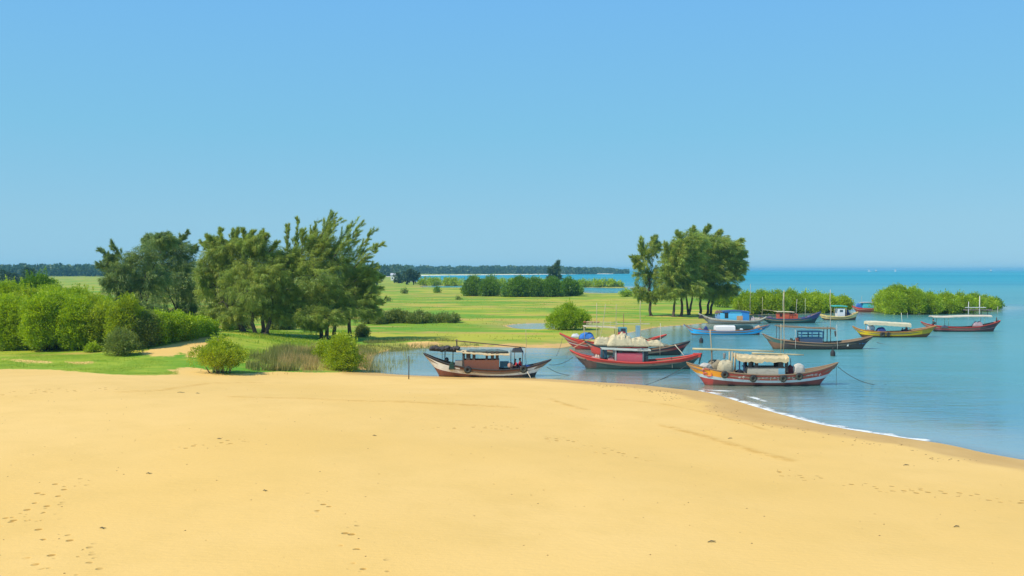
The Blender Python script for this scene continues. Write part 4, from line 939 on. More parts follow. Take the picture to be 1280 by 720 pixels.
m = MB(); m.blob((0, 0, .2), (.18, .2, .24), .1, seed=2, flat=0); b.put(m, 'fish_basket', RUBBER, 'black basket on the foredeck of the white boat', 'basket', 558.5, 452.5, -.2)
m = heap(.55, .8, .3, 3, 6); b.put(m, 'green_net', paint((.015, .05, .035), .6, .95), 'dark green net hanging over the bow side of the white boat', 'net', 565.5, 460.5, -(b.side(565, .6) + .12))
b.tyre(585.5, 460.5, 'black tyre hung below the brown cabin of the white boat', .33); b.tyre(654.5, 460, 'black tyre hung at the stern of the white boat', .33)
RS = paint((.52, .02, .035), .1, .8, name='red_cloth'); person(b.world(645, -.35, z=b.deckz(645) + .22), math.radians(200), RS, paint((.05, .04, .05), .1), 'person in a red shirt sitting at the stern of the white boat, nearer the cabin', group='people on the white boat')
person(b.world(651, -.1, z=b.deckz(651) + .22), math.radians(160), RS, paint((.04, .05, .12), .1), 'person in red sitting beside the blue windbreak of the white boat', group='people on the white boat')
m = bundle(.45, .5, .4, 4, .15); b.put(m, 'sack', paint((.50, .30, .24), .5, .9), 'pinkish sack beside the red-shirted people on the white boat', 'sack', 638, 459.5, -.5)
B1 = b

# ---- 2: red-railed boat with a pink cabin
b = Boat('fishing_boat', 'dark green boat with thick red rail and faded pink cabin side', 460.6, 794)
RP = paint((.55, .05, .03), .4, name='red_paint'); GD_ = paint((.045, .075, .06), .75, .7, (.13, .14, .11), 'dark_green_paint'); BK = paint((.10, .05, .035), .6)
b.hull([(712.5, 437.5), (722, 442), (735, 445.5), (755, 449), (790, 452), (820, 451), (845, 448.5), (862, 445.5), (877, 442)], [(712.5, 439), (718, 444), (724, 451), (733, 459), (742, 461.5), (800, 461.5), (845, 461.5), (861, 461), (868, 453), (877, 444)], 2.5,
       [.22], lambda k, x: [RP, BK if x < 745 else GD_][k], gun=RP, gr=.075)
PK = paint((.52, .09, .12), .5, .8, (.40, .28, .22), 'pink_paint'); b.shell(768.5, 803, 440.2, 452, PK, .8)
b.box('cabin_frame', 767.5, 769.3, 436, 452, paint((.42, .40, .36), .5), .84); b.box('cabin_frame', 801.5, 803.5, 436, 452, paint((.10, .14, .15), .5), .84)
b.roof([(751, 434.2), (775, 435.3), (800, 436.2), (812, 436)], .95, paint((.40, .42, .34), .7, .8), .06, .06, .02)
b.posts([774, 798], 436, 441, .74, wide=[5, 5]); b.posts([806], 436, 451, .7, wide=[6], mat=paint((.03, .045, .05), .5)); b.posts([753], 435, 450, .7, .04)
b.box('blue_locker', 751, 758, 436, 447, paint((.03, .09, .13), .6), .5)
b.pole('mast', (825.8, 404), (825.5, 444), .045, paint((.50, .45, .33), .4), .2); b.pole('strut', (760, 455), (762, 462), .0001)if False else None
b.pole('rudder_post', (877, 441), (874, 455), .09, GD_, 0); b.box('stern_block', 867, 875, 441.5, 446, RP, .35)
b.pole('hanging_strap', (838, 450), (838.4, 459), .03, PALEROPE, -(b.side(838, .4) + .05))
for px, w_, h_, c_, lb in [(733, .5, .38, (.03, .04, .10), 'navy bundle on the bow of the pink cabin boat'), (743, 1.1, .5, (.40, .40, .36), 'grey coiled nets on the foredeck of the pink cabin boat'), (746.5, .5, .95, (.50, .36, .28), 'pale cloth-wrapped post standing before the pink cabin'), (763, .75, .85, (.55, .22, .20), 'pink and white cloth hanging in front of the pink cabin'), (756.5, .5, .7, (.02, .03, .035), 'black sack tucked beside the pink cabin')]:
    b.put(heap(w_, h_, .6, int(px), 7), 'cloth_bundle', paint(c_, .6, .9), lb, 'bundle', px, 460.6 - b.deckz(px) * b.s, -.35)
B2 = b

# ---- 3: boat behind with black and red hull and a heap of nets
b = Boat('fishing_boat', 'black hulled boat with a red stripe, its deck heaped with pale nets', 443.5, 796)
RD = paint((.36, .03, .025), .5, name='red_stripe'); BL = paint((.025, .028, .028), .5, name='black_hull')
b.hull([(731, 426.5), (742, 431), (757, 435), (780, 437.5), (810, 437), (830, 434.5), (848, 430.5), (862.5, 426.5)], [(731, 428), (738, 434), (746, 444), (800, 444.5), (838, 444.5), (850, 443), (856, 435), (862.5, 427.5)], 2.4,
       [.10, .20], lambda k, x: [D1, RD if x > 800 else RP, BL if x > 755 else RP][k], gun=D1)
for px, py, w_, h_, d_, lb in [(753, 430, 1.9, 1.1, 1.2, 'tall draped pale net at the front of the black hulled boat'), (775, 431, 3.0, 1.45, 1.7, 'largest pale cream net heap in the middle of the black hulled boat'), (796, 431.5, 2.8, 1.15, 1.6, 'pale net heap right of the middle of the black hulled boat'), (815, 431.5, 2.6, .75, 1.2, 'low pale net tail towards the stern of the black hulled boat')]:
    o = b.put(heap(w_, h_ * 1.15, d_, int(px) + 1, 22), 'net_pile', NET, lb, 'net', px, py + 1.5, 0, 'pale fishing nets heaped on the boats')
b.box('net_rack', 748, 812, 431.8, 433.2, paint((.03, .07, .07), .5), .7); b.posts([752, 770, 790, 808], 433, 438, .6, .03)
for a_, c_, r_ in [((746, 378.5), (745.5, 428), .06), ((757, 380), (750, 430), .055), ((770.5, 380), (770, 432), .05), ((801, 376), (801, 428), .06)]: b.pole('bamboo_mast', a_, c_, r_, paint((.42, .36, .2), .5), .3)
b.pole('boom', (806, 430), (848, 432), .06, BAMBOO, -.4); b.pole('boom', (800, 421), (835, 431), .05, BAMBOO, -.2); b.pole('mooring_pole', (842, 430), (854, 445), .055, PALEROPE, -.8, -1.5)
m = MB(); m.blob((0, 0, .1), (.07, .06, .12), .05); m.blob((.05, 0, .27), (.05, .045, .055), .05)
b.posts([744, 750], 424, 436, .3, .03, BAMBOO)
B3 = b
# ---- 4: red-bowed boat furthest back of the trio
b = Boat('fishing_boat', 'boat with a high bright red bow and blue cloth, behind the net-heaped boat', 436.5, 768)
b.hull([(699.5, 416.3), (712, 422), (725, 425.5), (745, 429), (775, 430), (800, 427), (818, 422.5), (833, 418.3)], [(699.5, 418), (706, 423), (712, 430), (722, 437), (735, 437.5), (800, 437.5), (812, 433), (822, 426), (833, 419.8)], 2.4,
       [.30, .05, .08], lambda k, x: [RP, BL, paint((.50, .35, .30), .5) if x < 735 else RP, RD][k], gun=RP, gr=.07)
BC = paint((.03, .16, .48), .45, .8, (.03, .06, .14), 'blue_cloth')
b.put(heap(1.9, .95, 1.2, 31, 14), 'blue_tarpaulin', BC, 'bright blue crumpled cloth behind the red bow', 'tarpaulin', 733, 423.5, -.2)
b.put(heap(1.0, .6, .9, 32, 8), 'white_tarpaulin', paint((.55, .55, .55), .5, .9), 'whitish sloping cloth left of the blue cloth on the red-bowed boat', 'tarpaulin', 719, 421.5, -.2)
CR = paint((.58, .50, .32), .5, .8, name='cream_wood')
b.roof([(729, 406.5), (745, 406.8), (771, 408.5)], .9, CR, .10, .05, .02); b.posts([730, 748, 769], 407, 426, .75, .035, paint((.4, .33, .2), .5))
for i, yy in enumerate([402.5, 405]): b.pole('roof_rail', (732, yy - .6), (771, yy), .035, CR, -.8)
for i, px in enumerate([738, 745, 754, 762, 770]): b.pole('rail_post', (px, 401.5), (px, 407), .03, CR, -.8)
m = MB(); [m.blob((-.8 + .4 * i, 0, .1), (.2, .15, .11), .15, seed=i) for i in range(5)]; b.put(m, 'float_row', paint((.42, .10, .05), .5), 'row of reddish floats lying along the cream roof rail', 'floats', 739, 403.5, -.3)
b.box('cabin', 773, 783, 409, 423, paint((.12, .30, .33), .5), .7); b.box('cabin_window', 775, 781, 410, 414, paint((.03, .05, .06), .2), .72); b.box('cabin', 795, 800, 407, 424, paint((.22, .36, .42), .5), .5)
m = MB(); m.blob((0, 0, .25), (.55, .5, .3), .1, seed=9, flat=0); b.put(m, 'red_bundle', paint((.25, .03, .03), .4), 'dark red rounded bundle beside the teal cabin', 'bundle', 777, 419.5, -.9)
b.box('crossbeam', 771, 812, 404.2, 405.2, CR, .08); b.pole('mast', (779.5, 392), (779.5, 412), .06, wood((.25, .13, .08)), 0); b.pole('mast', (801, 400), (801, 426), .05, CR, .1)
b.put(heap(1.3, .7, .9, 33, 9), 'dark_gear', paint((.05, .05, .06), .6), 'dark gear heaped under the cream roof of the red-bowed boat', 'gear', 756, 427.5, 0)
b.pole('bow_pole', (716, 434), (741, 420), .07, wood((.40, .22, .12)), -1.0, -1.3)
B4 = b

# ---- 5: orange bowed boat, nearest
b = Boat('fishing_boat', 'nearest boat, orange bow with white and red stripes and a straw awning', 481.0, 954)
OR = paint((.78, .30, .012), .3, name='orange_paint'); R5 = paint((.40, .06, .035), .6, name='old_red'); WB = paint((.42, .52, .55), .45, name='pale_blue_paint'); RB = paint((.17, .04, .035), .6, name='bottom_red')
b.hull([(858, 453), (868, 456), (885, 460), (905, 463.3), (935, 466), (965, 466.8), (995, 465.2), (1020, 461.3), (1036, 457.3), (1047.5, 453.2)], [(858, 454.5), (866, 463), (874, 471), (883, 481.5), (900, 482.3), (1000, 482.3), (1022, 481.5), (1030, 474), (1038, 465), (1047.5, 455)], 2.6,
       [.06, .40, .20], lambda k, x: [paint((.30, .2, .12), .5), OR if x < 902 else R5, WB, paint((.36, .045, .035), .4) if x < 890 else RB][k], gun=wood((.25, .17, .10)), gr=.05)
b.shell(931.5, 978, 458.6, 467.5, paint((.50, .46, .36), .6, name='pale_plywood'), .8); b.box('blue_panel', 969.5, 977.5, 459, 466.5, paint((.20, .42, .52), .4), .815)
b.box('sill', 930, 979, 457.8, 458.8, POST, .83)
b.roof([(918, 441.3), (935, 443), (955, 443.8), (975, 444), (982, 442.8)], 1.0, THATCH, .30, .14, .14, name='awning', seed=5)
b.posts([921.5, 927], 447, 463, .75, .05, paint((.03, .04, .09), .4), wide=[1.6, 1.6]); b.posts([934.5, 942.5, 973], 447, 459, .74, wide=[4, 4.5, 6]); b.posts([980], 445, 464, .7, wide=[4])
b.pole('boom', (864.5, 435.5), (966, 438.5), .09, paint((.48, .42, .24), .5), -.3); b.pole('boom', (940, 441.5), (1005, 443.7), .08, paint((.48, .42, .24), .5), .1)
b.pole('mast', (887, 411.5), (889.5, 447.5), .075, paint((.42, .33, .2), .6), -.1); b.pole('mast', (979.5, 362), (979.0, 440), .055, paint((.38, .33, .2), .5), 0); b.pole('mast', (976.5, 405), (976.5, 442), .05, paint((.38, .33, .2), .5), .15)
b.posts([913, 916.5], 440, 463, .5, .07, paint((.40, .34, .22), .6)); b.pole('boom_post', (889, 436), (889, 461), .06, wood((.2, .14, .09)), -.2)
for px, y_, w_, h_, d_, c_, rg, lb in [(881, -.2, 1.1, .6, .8, (.45, .42, .38), .35, 'pale grey net bundle on the orange bow'), (894.5, .1, 1.2, 1.0, .9, (.25, .21, .14), .3, 'brownish net mound between the two masts of the orange-bowed boat'), (905.5, -.35, 1.25, 1.15, .9, (.48, .42, .28), .18, 'big cream sack of net in front of the straw awning'),
                                       (912, .2, .5, 1.0, .5, (.05, .035, .03), .2, 'dark upright bundle between the cream sack and awning posts'), (996.5, -.3, 1.0, 1.0, .8, (.52, .49, .42), .14, 'cream sack standing behind the blue panel'), (986.5, -.3, .55, .9, .5, (.14, .03, .035), .3, 'maroon cloth beside the cream sack at the stern'), (923.5, -.2, .7, .5, .6, (.02, .02, .03), .2, 'black box-like bundle between the awning posts')]:
    b.put(bundle(w_, h_, d_, int(px), rg), 'bundle', paint(c_, .7, .95), lb, 'bundle', px, 481 - b.deckz(px) * b.s, y_, 'bundles and sacks on the orange-bowed boat')
b.pole('post_finial', (904.5, 441), (904.5, 448), .12, paint((.2, .19, .18), .5), -.2); b.pole('rail', (986, 447), (986, 462), .03, POST, -.5)
for px, py, lb in [(902, 466.5, 'black tyre under the cream sack, foremost on the orange-bowed boat'), (936.5, 471, 'black tyre below the left corner of the pale cabin'), (973.5, 471, 'black tyre below the blue panel'), (993.5, 468.5, 'rearmost tyre of the orange-bowed boat')]: b.tyre(px, py, lb, .30)
WT = paint((.60, .52, .46), .4, name='letter_paint')
def strokes(px0, px1, py, h, n, seed, mat, name='lettering', wd=.022):
    m = MB(); rr = random.Random(seed)
    for k in range(n):
        px = px0 + (px1 - px0) * (k + .5) / n; cw = (px1 - px0) / n / b.s * .4
        for j in range(rr.randint(3, 4)):
            zz = b.Z(py) + rr.uniform(-.5, .5) * h; x = b.X(px) + rr.uniform(-.5, .5) * cw
            if rr.random() < .55: x0_, x1_, z0, z1 = x - cw * .8, x + cw * .8, zz, zz
            else: x0_, x1_, z0, z1 = x, x + rr.uniform(-.3, .3) * cw, zz - h * .45, zz + h * .45
            yy0 = -(b.side(b.cx + x0_ * b.s, z0) + .015); yy1 = -(b.side(b.cx + x1_ * b.s, z1) + .015); m.tube([(x0_, yy0, z0), (x1_, yy1, z1)], wd, 4)
    P_ = [(b.X(px0 + (px1 - px0) * q / 8), -(b.side(px0 + (px1 - px0) * q / 8, b.Z(py)) + .012), b.Z(py)) for q in range(9)]; m.tube(P_, .008, 4)
    m.build(name, mat, b.root)
strokes(918, 927, 469.5, .16, 2, 1, WT); strokes(941, 970, 471.2, .16, 6, 2, WT); strokes(979, 989, 470.6, .16, 2, 3, WT); strokes(1003, 1024, 467, .15, 4, 4, WT)
m = MB()
for (ax, ay, r0, a0, a1) in [(880.5, 462.5, .26, 20, 250), (884, 467, .22, 200, 420), (879.5, 466.5, .14, 0, 300)]:
    P = []
    for i in range(9):
        a = math.radians(a0 + (a1 - a0) * i / 8); x = b.X(ax) + r0 * math.cos(a); z = b.Z(ay) + r0 * .7 * math.sin(a); P.append((x, -(b.side(b.cx + x * b.s, z) + .02), z))
    m.tube(P, [.03, .05, .055, .055, .05, .045, .04, .03, .015], 5)
m.build('bow_flourish', paint((.50, .10, .08), .3), b.root)
B5 = b
# ---- 6: light blue boat
b = Boat('fishing_boat', 'sky blue boat with a white rounded deck cover', 418.3, 908)
SB_ = paint(SKYB, .12, name='sky_blue_paint')
b.hull([(854.5, 405), (862, 409.3), (875, 411.8), (900, 413.5), (930, 412.6), (945, 410), (953, 408), (961.5, 406)], [(854.5, 406.5), (860, 411), (866, 418), (880, 419), (935, 419), (945, 418.6), (952, 414), (961.5, 408)], 2.2, [.05, .5], lambda k, x: [paint((.25, .12, .09), .5), SB_, paint((.25, .16, .10), .5)][k], gun=paint((.25, .12, .09), .5), gr=.045)
b.roof([(893.5, 406.8), (905, 406.5), (917.5, 406.8)], .85, paint((.74, .70, .66), .2, name='white_cover'), .62, .16, .01, name='deck_cover')
b.roof([(919, 406.5), (930, 405.5), (939, 406.5), (940, 408)], .7, paint((.02, .06, .06), .5), .45, .14, .04, name='dark_cover')
b.box('rudder', 945, 949.5, 415.5, 420.5, RP, .06)
for px, w_, h_, c_, lb in [(881.5, .75, .95, (.02, .04, .16), 'navy bundle on the foredeck of the sky blue boat'), (874, .8, .6, (.40, .12, .10), 'reddish nets at the bow of the sky blue boat'), (889, .6, .5, (.25, .12, .09), 'brown gear left of the white deck cover'), (947, 1.1, .8, (.42, .30, .2), 'pale nets and floats at the stern of the sky blue boat'), (925, .5, .35, (.55, .58, .6), 'pale jug in front of the dark cover of the sky blue boat')]:
    b.put(heap(w_, h_, .7, int(px), 8), 'gear_bundle', paint(c_, .6, .9), lb, 'bundle', px, 418.3 - b.deckz(px) * b.s - (3 if px == 925 else 0), -.3 if px != 925 else -.8)
b.pole('stern_plank', (953, 411), (961.5, 406), .09, paint((.03, .12, .2), .4), -.3)
# ---- 7: blue cabin boat in the back
b = Boat('fishing_boat', 'boat with a big blue cabin lying behind the sky blue boat', 404.2, 912)
CR7 = paint((.50, .48, .38), .6, name='faded_cream')
b.hull([(873, 391.5), (880, 394.8), (890, 397.8), (910, 399.8), (935, 400.8), (950, 399.3), (958, 396)], [(873, 393), (880, 399), (888, 404.6), (900, 405), (945, 405), (951, 402), (958, 397.5)], 2.4, [.16], lambda k, x: [CR7, paint((.18, .22, .22), .6)][k], gun=CR7, gr=.05)
CB = paint((.03, .22, .52), .3, name='cabin_blue'); LB = paint((.10, .46, .68), .3, name='light_blue'); c7 = b.shell(899, 934.5, 391, 401, LB, .85); b.box('cabin_wall', 926, 935, 389, 401.5, CB, .87); b.box('doorway', 904.5, 909, 390.5, 397.5, paint((.012, .02, .02), .1), .865, c7)
b.box('cabin_wall', 904, 926, 388.5, 391.5, CB, .86); b.box('window', 911, 925, 389.2, 390.9, paint((.10, .45, .50), .2), .875); b.box('wooden_panel', 919.5, 927, 394.5, 400, paint((.50, .27, .12), .4), .88)
b.roof([(901, 388.2), (915, 387.2), (930, 388.2), (936, 389.8)], 1.0, paint((.05, .10, .25), .6), .12, .06, .02); b.box('blue_locker', 895, 903.5, 393, 398.5, paint((.18, .34, .52), .5), .8)
b.posts([900], 387, 397, .7, .05); b.pole('mast', (937.8, 355), (937.6, 399), .055, paint((.38, .34, .26), .4)); b.pole('mast', (953, 371), (952.7, 398), .055, paint((.42, .38, .2), .3)); b.pole('mast', (922, 376), (925, 388), .03, BAMBOO)
for px, py, w_, h_, c_, lb in [(876, 398, .9, .8, (.03, .025, .03), 'black bundle at the bow of the blue cabin boat'), (886, 397.5, .9, .5, (.025, .02, .025), 'black low cover on the foredeck of the blue cabin boat'), (892, 398, .5, .45, (.02, .05, .06), 'dark teal gear left of the blue locker'), (897.5, 391.8, 1.3, .7, (.16, .10, .09), 'brownish gear stacked on the front roof of the blue cabin boat'), (940, 401, .9, .9, (.45, .36, .34), 'pink and white floats behind the blue cabin')]:
    b.put(heap(w_, h_, .8, int(px), 8), 'gear_bundle', paint(c_, .6, .9), lb, 'bundle', px, py, -.3)
# ---- 8: green and purple boat with orange cabin
b = Boat('fishing_boat', 'dark green boat with purple stern and orange-red cabin, against the mangrove hedge', 403.6, 988)
PU = paint((.05, .055, .16), .5, name='purple_paint'); G8 = paint((.02, .12, .11), .5, name='teal_green'); 
b.hull([(948, 394.5), (958, 397), (975, 398.5), (995, 398.5), (1008, 396.5), (1017, 393), (1026, 389.8)], [(948, 396), (956, 401), (966, 404), (1000, 404.3), (1016, 404), (1021, 399), (1026, 391.8)], 2.3, [.20, .3], lambda k, x: [PU if x > 1000 else G8, PU if x > 1014 else G8, paint((.015, .05, .045), .4)][k], gun=PU)
OC = paint((.50, .09, .035), .4, name='orange_red'); b.box('cabin', 971.5, 985, 391, 399, OC, .8); b.box('cabin', 985.2, 996, 392.2, 398.8, OC, .7); b.box('doorway', 973, 976.5, 391.5, 395.5, paint((.03, .01, .01), .1), .82)
b.roof([(969, 388.8), (980, 388.9), (991, 389.4)], 1.0, CR, .09, .03, .01); b.posts([972, 989], 389, 397, .75, .04, OC)
b.pole('boom', (954, 387.2), (972, 389), .05, BAMBOO); b.pole('mast', (979.7, 366), (979.5, 392), .05, paint((.45, .48, .42), .4), .5); b.pole('mast', (996, 374), (994.5, 398), .055, paint((.5, .48, .40), .4)); b.pole('mast', (1006.5, 373), (1006.5, 396), .05, paint((.50, .55, .35), .4))
for px, w_, h_, c_, lb in [(946, 1.6, .7, (.42, .38, .32), 'whitish nets and floats at the low bow of the orange cabin boat'), (962, 1.8, .6, (.14, .09, .13), 'purple-brown gear before the orange cabin'), (1005, 1.0, .5, (.04, .05, .16), 'indigo gear behind the orange cabin'), (1012, .9, .5, (.10, .09, .22), 'purple cloth near the purple stern')]:
    b.put(heap(w_, h_, .8, int(px), 9), 'gear_bundle', paint(c_, .6, .9), lb, 'bundle', px, 403.6 - b.deckz(px) * b.s if px > 950 else 401, 0)
# ---- 9: cream boat with teal roof
b = Boat('fishing_boat', 'short cream boat with a white cabin under a teal roof', 400, 1048)
C9 = paint((.70, .52, .18), .3, name='cream_yellow'); b.hull([(1024.5, 392.5), (1032, 394.5), (1045, 395.6), (1055, 395.2), (1064, 393), (1072.5, 390)], [(1024.5, 394), (1028, 398.5), (1034, 400.4), (1050, 400.5), (1068, 400.2), (1070, 396), (1072.5, 391.6)], 2.4, [.18, .14, .16], lambda k, x: [C9, paint((.62, .56, .35), .3), C9, paint((.10, .06, .04), .4)][k], gun=C9)
b.box('cabin', 1045.5, 1054.5, 385.5, 395.5, paint((.66, .68, .68), .3), .75); b.box('cabin_window', 1048, 1052, 387, 390, paint((.06, .1, .12), .2), .765)
b.roof([(1039.5, 381.6), (1048, 381.4), (1057, 382)], .95, paint((.05, .40, .33), .4, name='teal_roof'), .18, .05, .01); b.posts([1041, 1056], 383, 395, .75, .04, BAMBOO)
for px, w_, h_, c_, lb in [(1059, 1.0, 1.7, (.03, .05, .13), 'navy gear piled behind the white cabin'), (1064, .9, .6, (.30, .28, .26), 'grey gear near the stern of the cream boat'), (1031, .8, .5, (.5, .3, .25), 'pinkish gear on the bow of the cream boat')]:
    b.put(heap(w_, h_, .7, int(px), 8), 'gear_bundle', paint(c_, .6, .9), lb, 'bundle', px, 400 - b.deckz(px) * b.s, 0)
# ---- 10: far red boat with turquoise cabin
b = Boat('fishing_boat', 'far red boat with a turquoise cabin beside the island', 389.8, 1084)
b.hull([(1065, 382.5), (1072, 384.8), (1085, 385.6), (1096, 385), (1107, 382)], [(1065, 383.8), (1069, 388), (1073, 390.2), (1095, 390.3), (1101, 388), (1107, 383.2)], 2.3, [.3, .1], lambda k, x: [RP, paint((.5, .3, .3), .4), DKR][k], gun=RP) if 0 else None
DKR = paint(DKRED, .5, name='dark_red_paint'); b.hull([(1065, 382.5), (1072, 384.8), (1085, 385.6), (1096, 385), (1107, 382)], [(1065, 383.8), (1069, 388), (1073, 390.2), (1095, 390.3), (1101, 388), (1107, 383.2)], 2.3, [.25, .12], lambda k, x: [RP, paint((.45, .28, .28), .4), DKR][k], gun=RP)
TQ = paint((.06, .48, .58), .3, name='turquoise'); b.box('cabin', 1077.5, 1089, 378.8, 385.8, TQ, .8); b.roof([(1075, 377.6), (1083, 377.3), (1093, 377.8)], .95, paint((.45, .42, .42), .5), .1, .04, .01); b.posts([1091.5], 378, 385, .7, .05)
b.pole('mast', (1077, 370), (1077, 380), .04, BAMBOO)
b.put(heap(1.6, 1.3, .8, 77, 8), 'gear_bundle', paint((.03, .14, .42), .4), 'blue cloth heap before the turquoise cabin', 'bundle', 1073.5, 385, 0); b.put(bundle(.5, .5, .5, 5), 'red_drum', RP, 'red bundle on top of the turquoise cabin roof', 'bundle', 1091, 377.3, 0)
# ---- 11: dark boat with blue windowed cabin
b = Boat('fishing_boat', 'long dark weathered boat with a blue window-framed cabin in the middle water', 436.2, 1021)
D11 = paint((.075, .055, .05), .7, .8, (.16, .12, .1), 'weathered_dark'); GN = paint((.05, .13, .11), .6, name='old_green'); BT = paint((.22, .11, .06), .6)
b.hull([(953, 417), (963, 421.5), (975, 424.5), (1000, 427), (1030, 428.3), (1050, 427.4), (1070, 424.8), (1081, 422.3), (1091, 420.2)], [(953, 418.5), (959, 425), (968, 436.6), (985, 437), (1060, 437), (1076, 436.6), (1082, 430), (1091, 421.6)], 2.5,
       [.05, .22, .07], lambda k, x: [BT, GN if x < 975 else D11, RD if 985 < x < 1050 else (GN if x < 975 else D11), (BT if x < 975 else D11)][k], gun=wood((.30, .18, .10)), gr=.05)
c11 = b.shell(999, 1026, 422, 428.5, paint((.06, .10, .17), .6, name='navy_planks'), .78); NB = paint((.02, .09, .20), .4, name='window_blue')
b.box('cabin_frame', 998.6, 1026.6, 413.6, 414.8, NB, .8); b.box('cabin_frame', 998.6, 1026.6, 421.3, 422.4, NB, .8); b.posts([999.5, 1012.5, 1026], 414, 422, .77, wide=[1.2, 1.3, 1.2], mat=NB, name='window_post')
b.box('window_rail', 999, 1026, 418.0, 418.4, NB, .76)
b.roof([(970, 406.2), (990, 407.2), (1015, 408.6), (1042, 409.2)], .75, paint((.20, .15, .09), .8, .9), .10, .06, .06); b.posts([972, 1031.5, 1036], 408, 428, .6, .035)
b.pole('mast', (1037.5, 362), (1038.5, 427), .06, paint((.42, .38, .30), .5)); b.pole('side_pole', (1041, 405), (1042, 438), .045, paint((.40, .40, .36), .5), -1.3, -1.4); b.pole('side_pole', (990, 411), (990.5, 436), .045, paint((.42, .42, .36), .5), -1.25); b.pole('rail', (1041, 413), (1041.5, 420), .11, POST, -.8)
b.box('name_plate', 1055, 1057, 427.5, 431.5, W1, .6) if 0 else None
m = MB(); z0 = b.Z(430.5); y0_ = b.side(1056, z0) + .03; m.box((b.X(1055), -y0_ - .02, b.Z(432)), (b.X(1057), -y0_ + .3, b.Z(427.8))); m.build('white_plate', W1, b.root)
strokes(1071, 1082, 428.6, .16, 3, 8, paint((.08, .20, .36), .4), wd=.02)
for px, w_, h_, c_, lb in [(982, 1.6, .55, (.32, .17, .10), 'rusty nets on the foredeck of the dark weathered boat'), (995.5, .5, .95, (.16, .05, .04), 'upright reddish bundle left of the blue windows'), (989, .45, .7, (.04, .06, .05), 'dark green bundle by the side pole'), (1041, .9, .4, (.03, .03, .03), 'black gear behind the mast of the dark weathered boat')]:
    b.put(heap(w_, h_, .7, int(px), 8), 'gear_bundle', paint(c_, .7, .9), lb, 'bundle', px, 436.2 - b.deckz(px) * b.s, -.1)
m = MB(); m.blob((0, 0, .12), (.16, .16, .2), .1, seed=3); m.blob((.02, 0, .34), (.1, .1, .1), .1, seed=4); 
# ---- 12: yellow boat
b = Boat('fishing_boat', 'bright yellow boat under a long cream awning', 421.3, 1120)
Y12 = paint((.85, .52, .008), .25, name='yellow_paint'); b.hull([(1065.5, 407.6), (1073, 411), (1085, 413.2), (1105, 414.6), (1130, 414), (1150, 411.3), (1162, 409), (1170.5, 407)], [(1065.5, 409), (1071, 414), (1078, 421.5), (1090, 421.8), (1145, 421.8), (1158, 421.2), (1164, 415), (1170.5, 408.5)], 2.2,
       [.10, .45], lambda k, x: [paint((.48, .18, .03), .4), paint((.48, .34, .02), .6) if x > 1150 else Y12, paint((.16, .07, .02), .5)][k], gun=paint((.50, .20, .05), .5), gr=.045)
b.roof([(1082.5, 401), (1095, 401), (1115, 402.3), (1136, 403.4)], .85, paint((.62, .54, .36), .5, .9, name='cream_awning'), .40, .14, .06, name='awning'); b.posts([1084, 1134], 403, 414, .7, .03, BAMBOO)
b.pole('mast', (1126.5, 391), (1127.5, 403), .06, paint((.55, .55, .45), .3)); b.pole('mast', (1134, 391), (1134.5, 398), .03, paint((.5, .5, .45), .3))
b.put(heap(1.3, .7, .8, 3, 9), 'gear_bundle', paint((.03, .05, .20), .5), 'blue gear under the cream awning of the yellow boat', 'bundle', 1100, 414.2, -.3); b.put(bundle(1.0, .8, .7, 4, .12), 'sack', paint((.45, .50, .56), .4), 'pale grey-blue sack under the front of the cream awning', 'sack', 1088.5, 413.6, 0)
b.tyre(1099.5, 417.5, 'dark tyre amidships on the yellow boat', .36); b.tyre(1106.5, 417, 'second dark tyre on the yellow boat, right of the first', .3)
person(b.world(1133, -.2, z=b.deckz(1133) + .15), math.radians(180), paint((.10, .03, .08), .2), paint((.03, .03, .09), .1), 'person in a purple shirt sitting at the end of the cream awning', group='people on the yellow boat')
person(b.world(1127.5, 0, z=b.deckz(1128) + .05), math.radians(20), paint((.04, .04, .12), .2), paint((.10, .03, .04), .1), 'person in dark blue crouching left of the purple-shirted one', group='people on the yellow boat', sc=.8)
# ---- 13: dark red boat
b = Boat('fishing_boat', 'dark red boat with a thin pale awning, furthest right of all', 414.3, 1203)
R13 = paint((.52, .05, .055), .35, name='crimson'); DK13 = paint((.09, .04, .04), .5)
b.hull([(1151, 402), (1158, 404.8), (1172, 407.3), (1195, 408.8), (1215, 408.3), (1232, 405.6), (1243, 403), (1250.5, 400.5)], [(1151, 403.4), (1157, 408), (1163, 412), (1172, 414.6), (1190, 414.8), (1238, 414.6), (1244, 409), (1250.5, 402)], 2.2,
       [.06, .38, .05], lambda k, x: [RP, R13 if x < 1222 else DK13, paint((.45, .20, .20), .4), DK13][k], gun=RP, gr=.045)
b.roof([(1163.5, 394.3), (1180, 394.6), (1205, 393.6), (1237, 393.6)], .8, paint((.60, .52, .40), .4, .9, name='pale_awning'), .16, .10, .04, name='awning'); b.posts([1183, 1228], 395, 407, .65, .028, paint((.2, .3, .2), .3)); b.posts([1168], 395, 406, .6, .03)
b.pole('mast', (1224, 371), (1224.3, 395), .0001) if 0 else None
person(b.world(1165, -.3, z=b.deckz(1165) + .35), math.radians(10), paint((.03, .10, .10), .2), paint((.03, .03, .04), .1), 'person in a dark teal shirt sitting high on the bow of the crimson boat')
b.put(heap(1.6, 1.0, .8, 12, 12), 'gear_bundle', paint((.42, .30, .32), .9, .9, (.05, .06, .2)), 'mixed pink and blue gear at the stern of the crimson boat', 'bundle', 1221, 408, -.2); b.put(heap(1.2, .5, .6, 13, 8), 'gear_bundle', paint((.06, .06, .10), .6), 'dark gear hanging over the front of the crimson boat', 'bundle', 1177, 409.5, -.9)
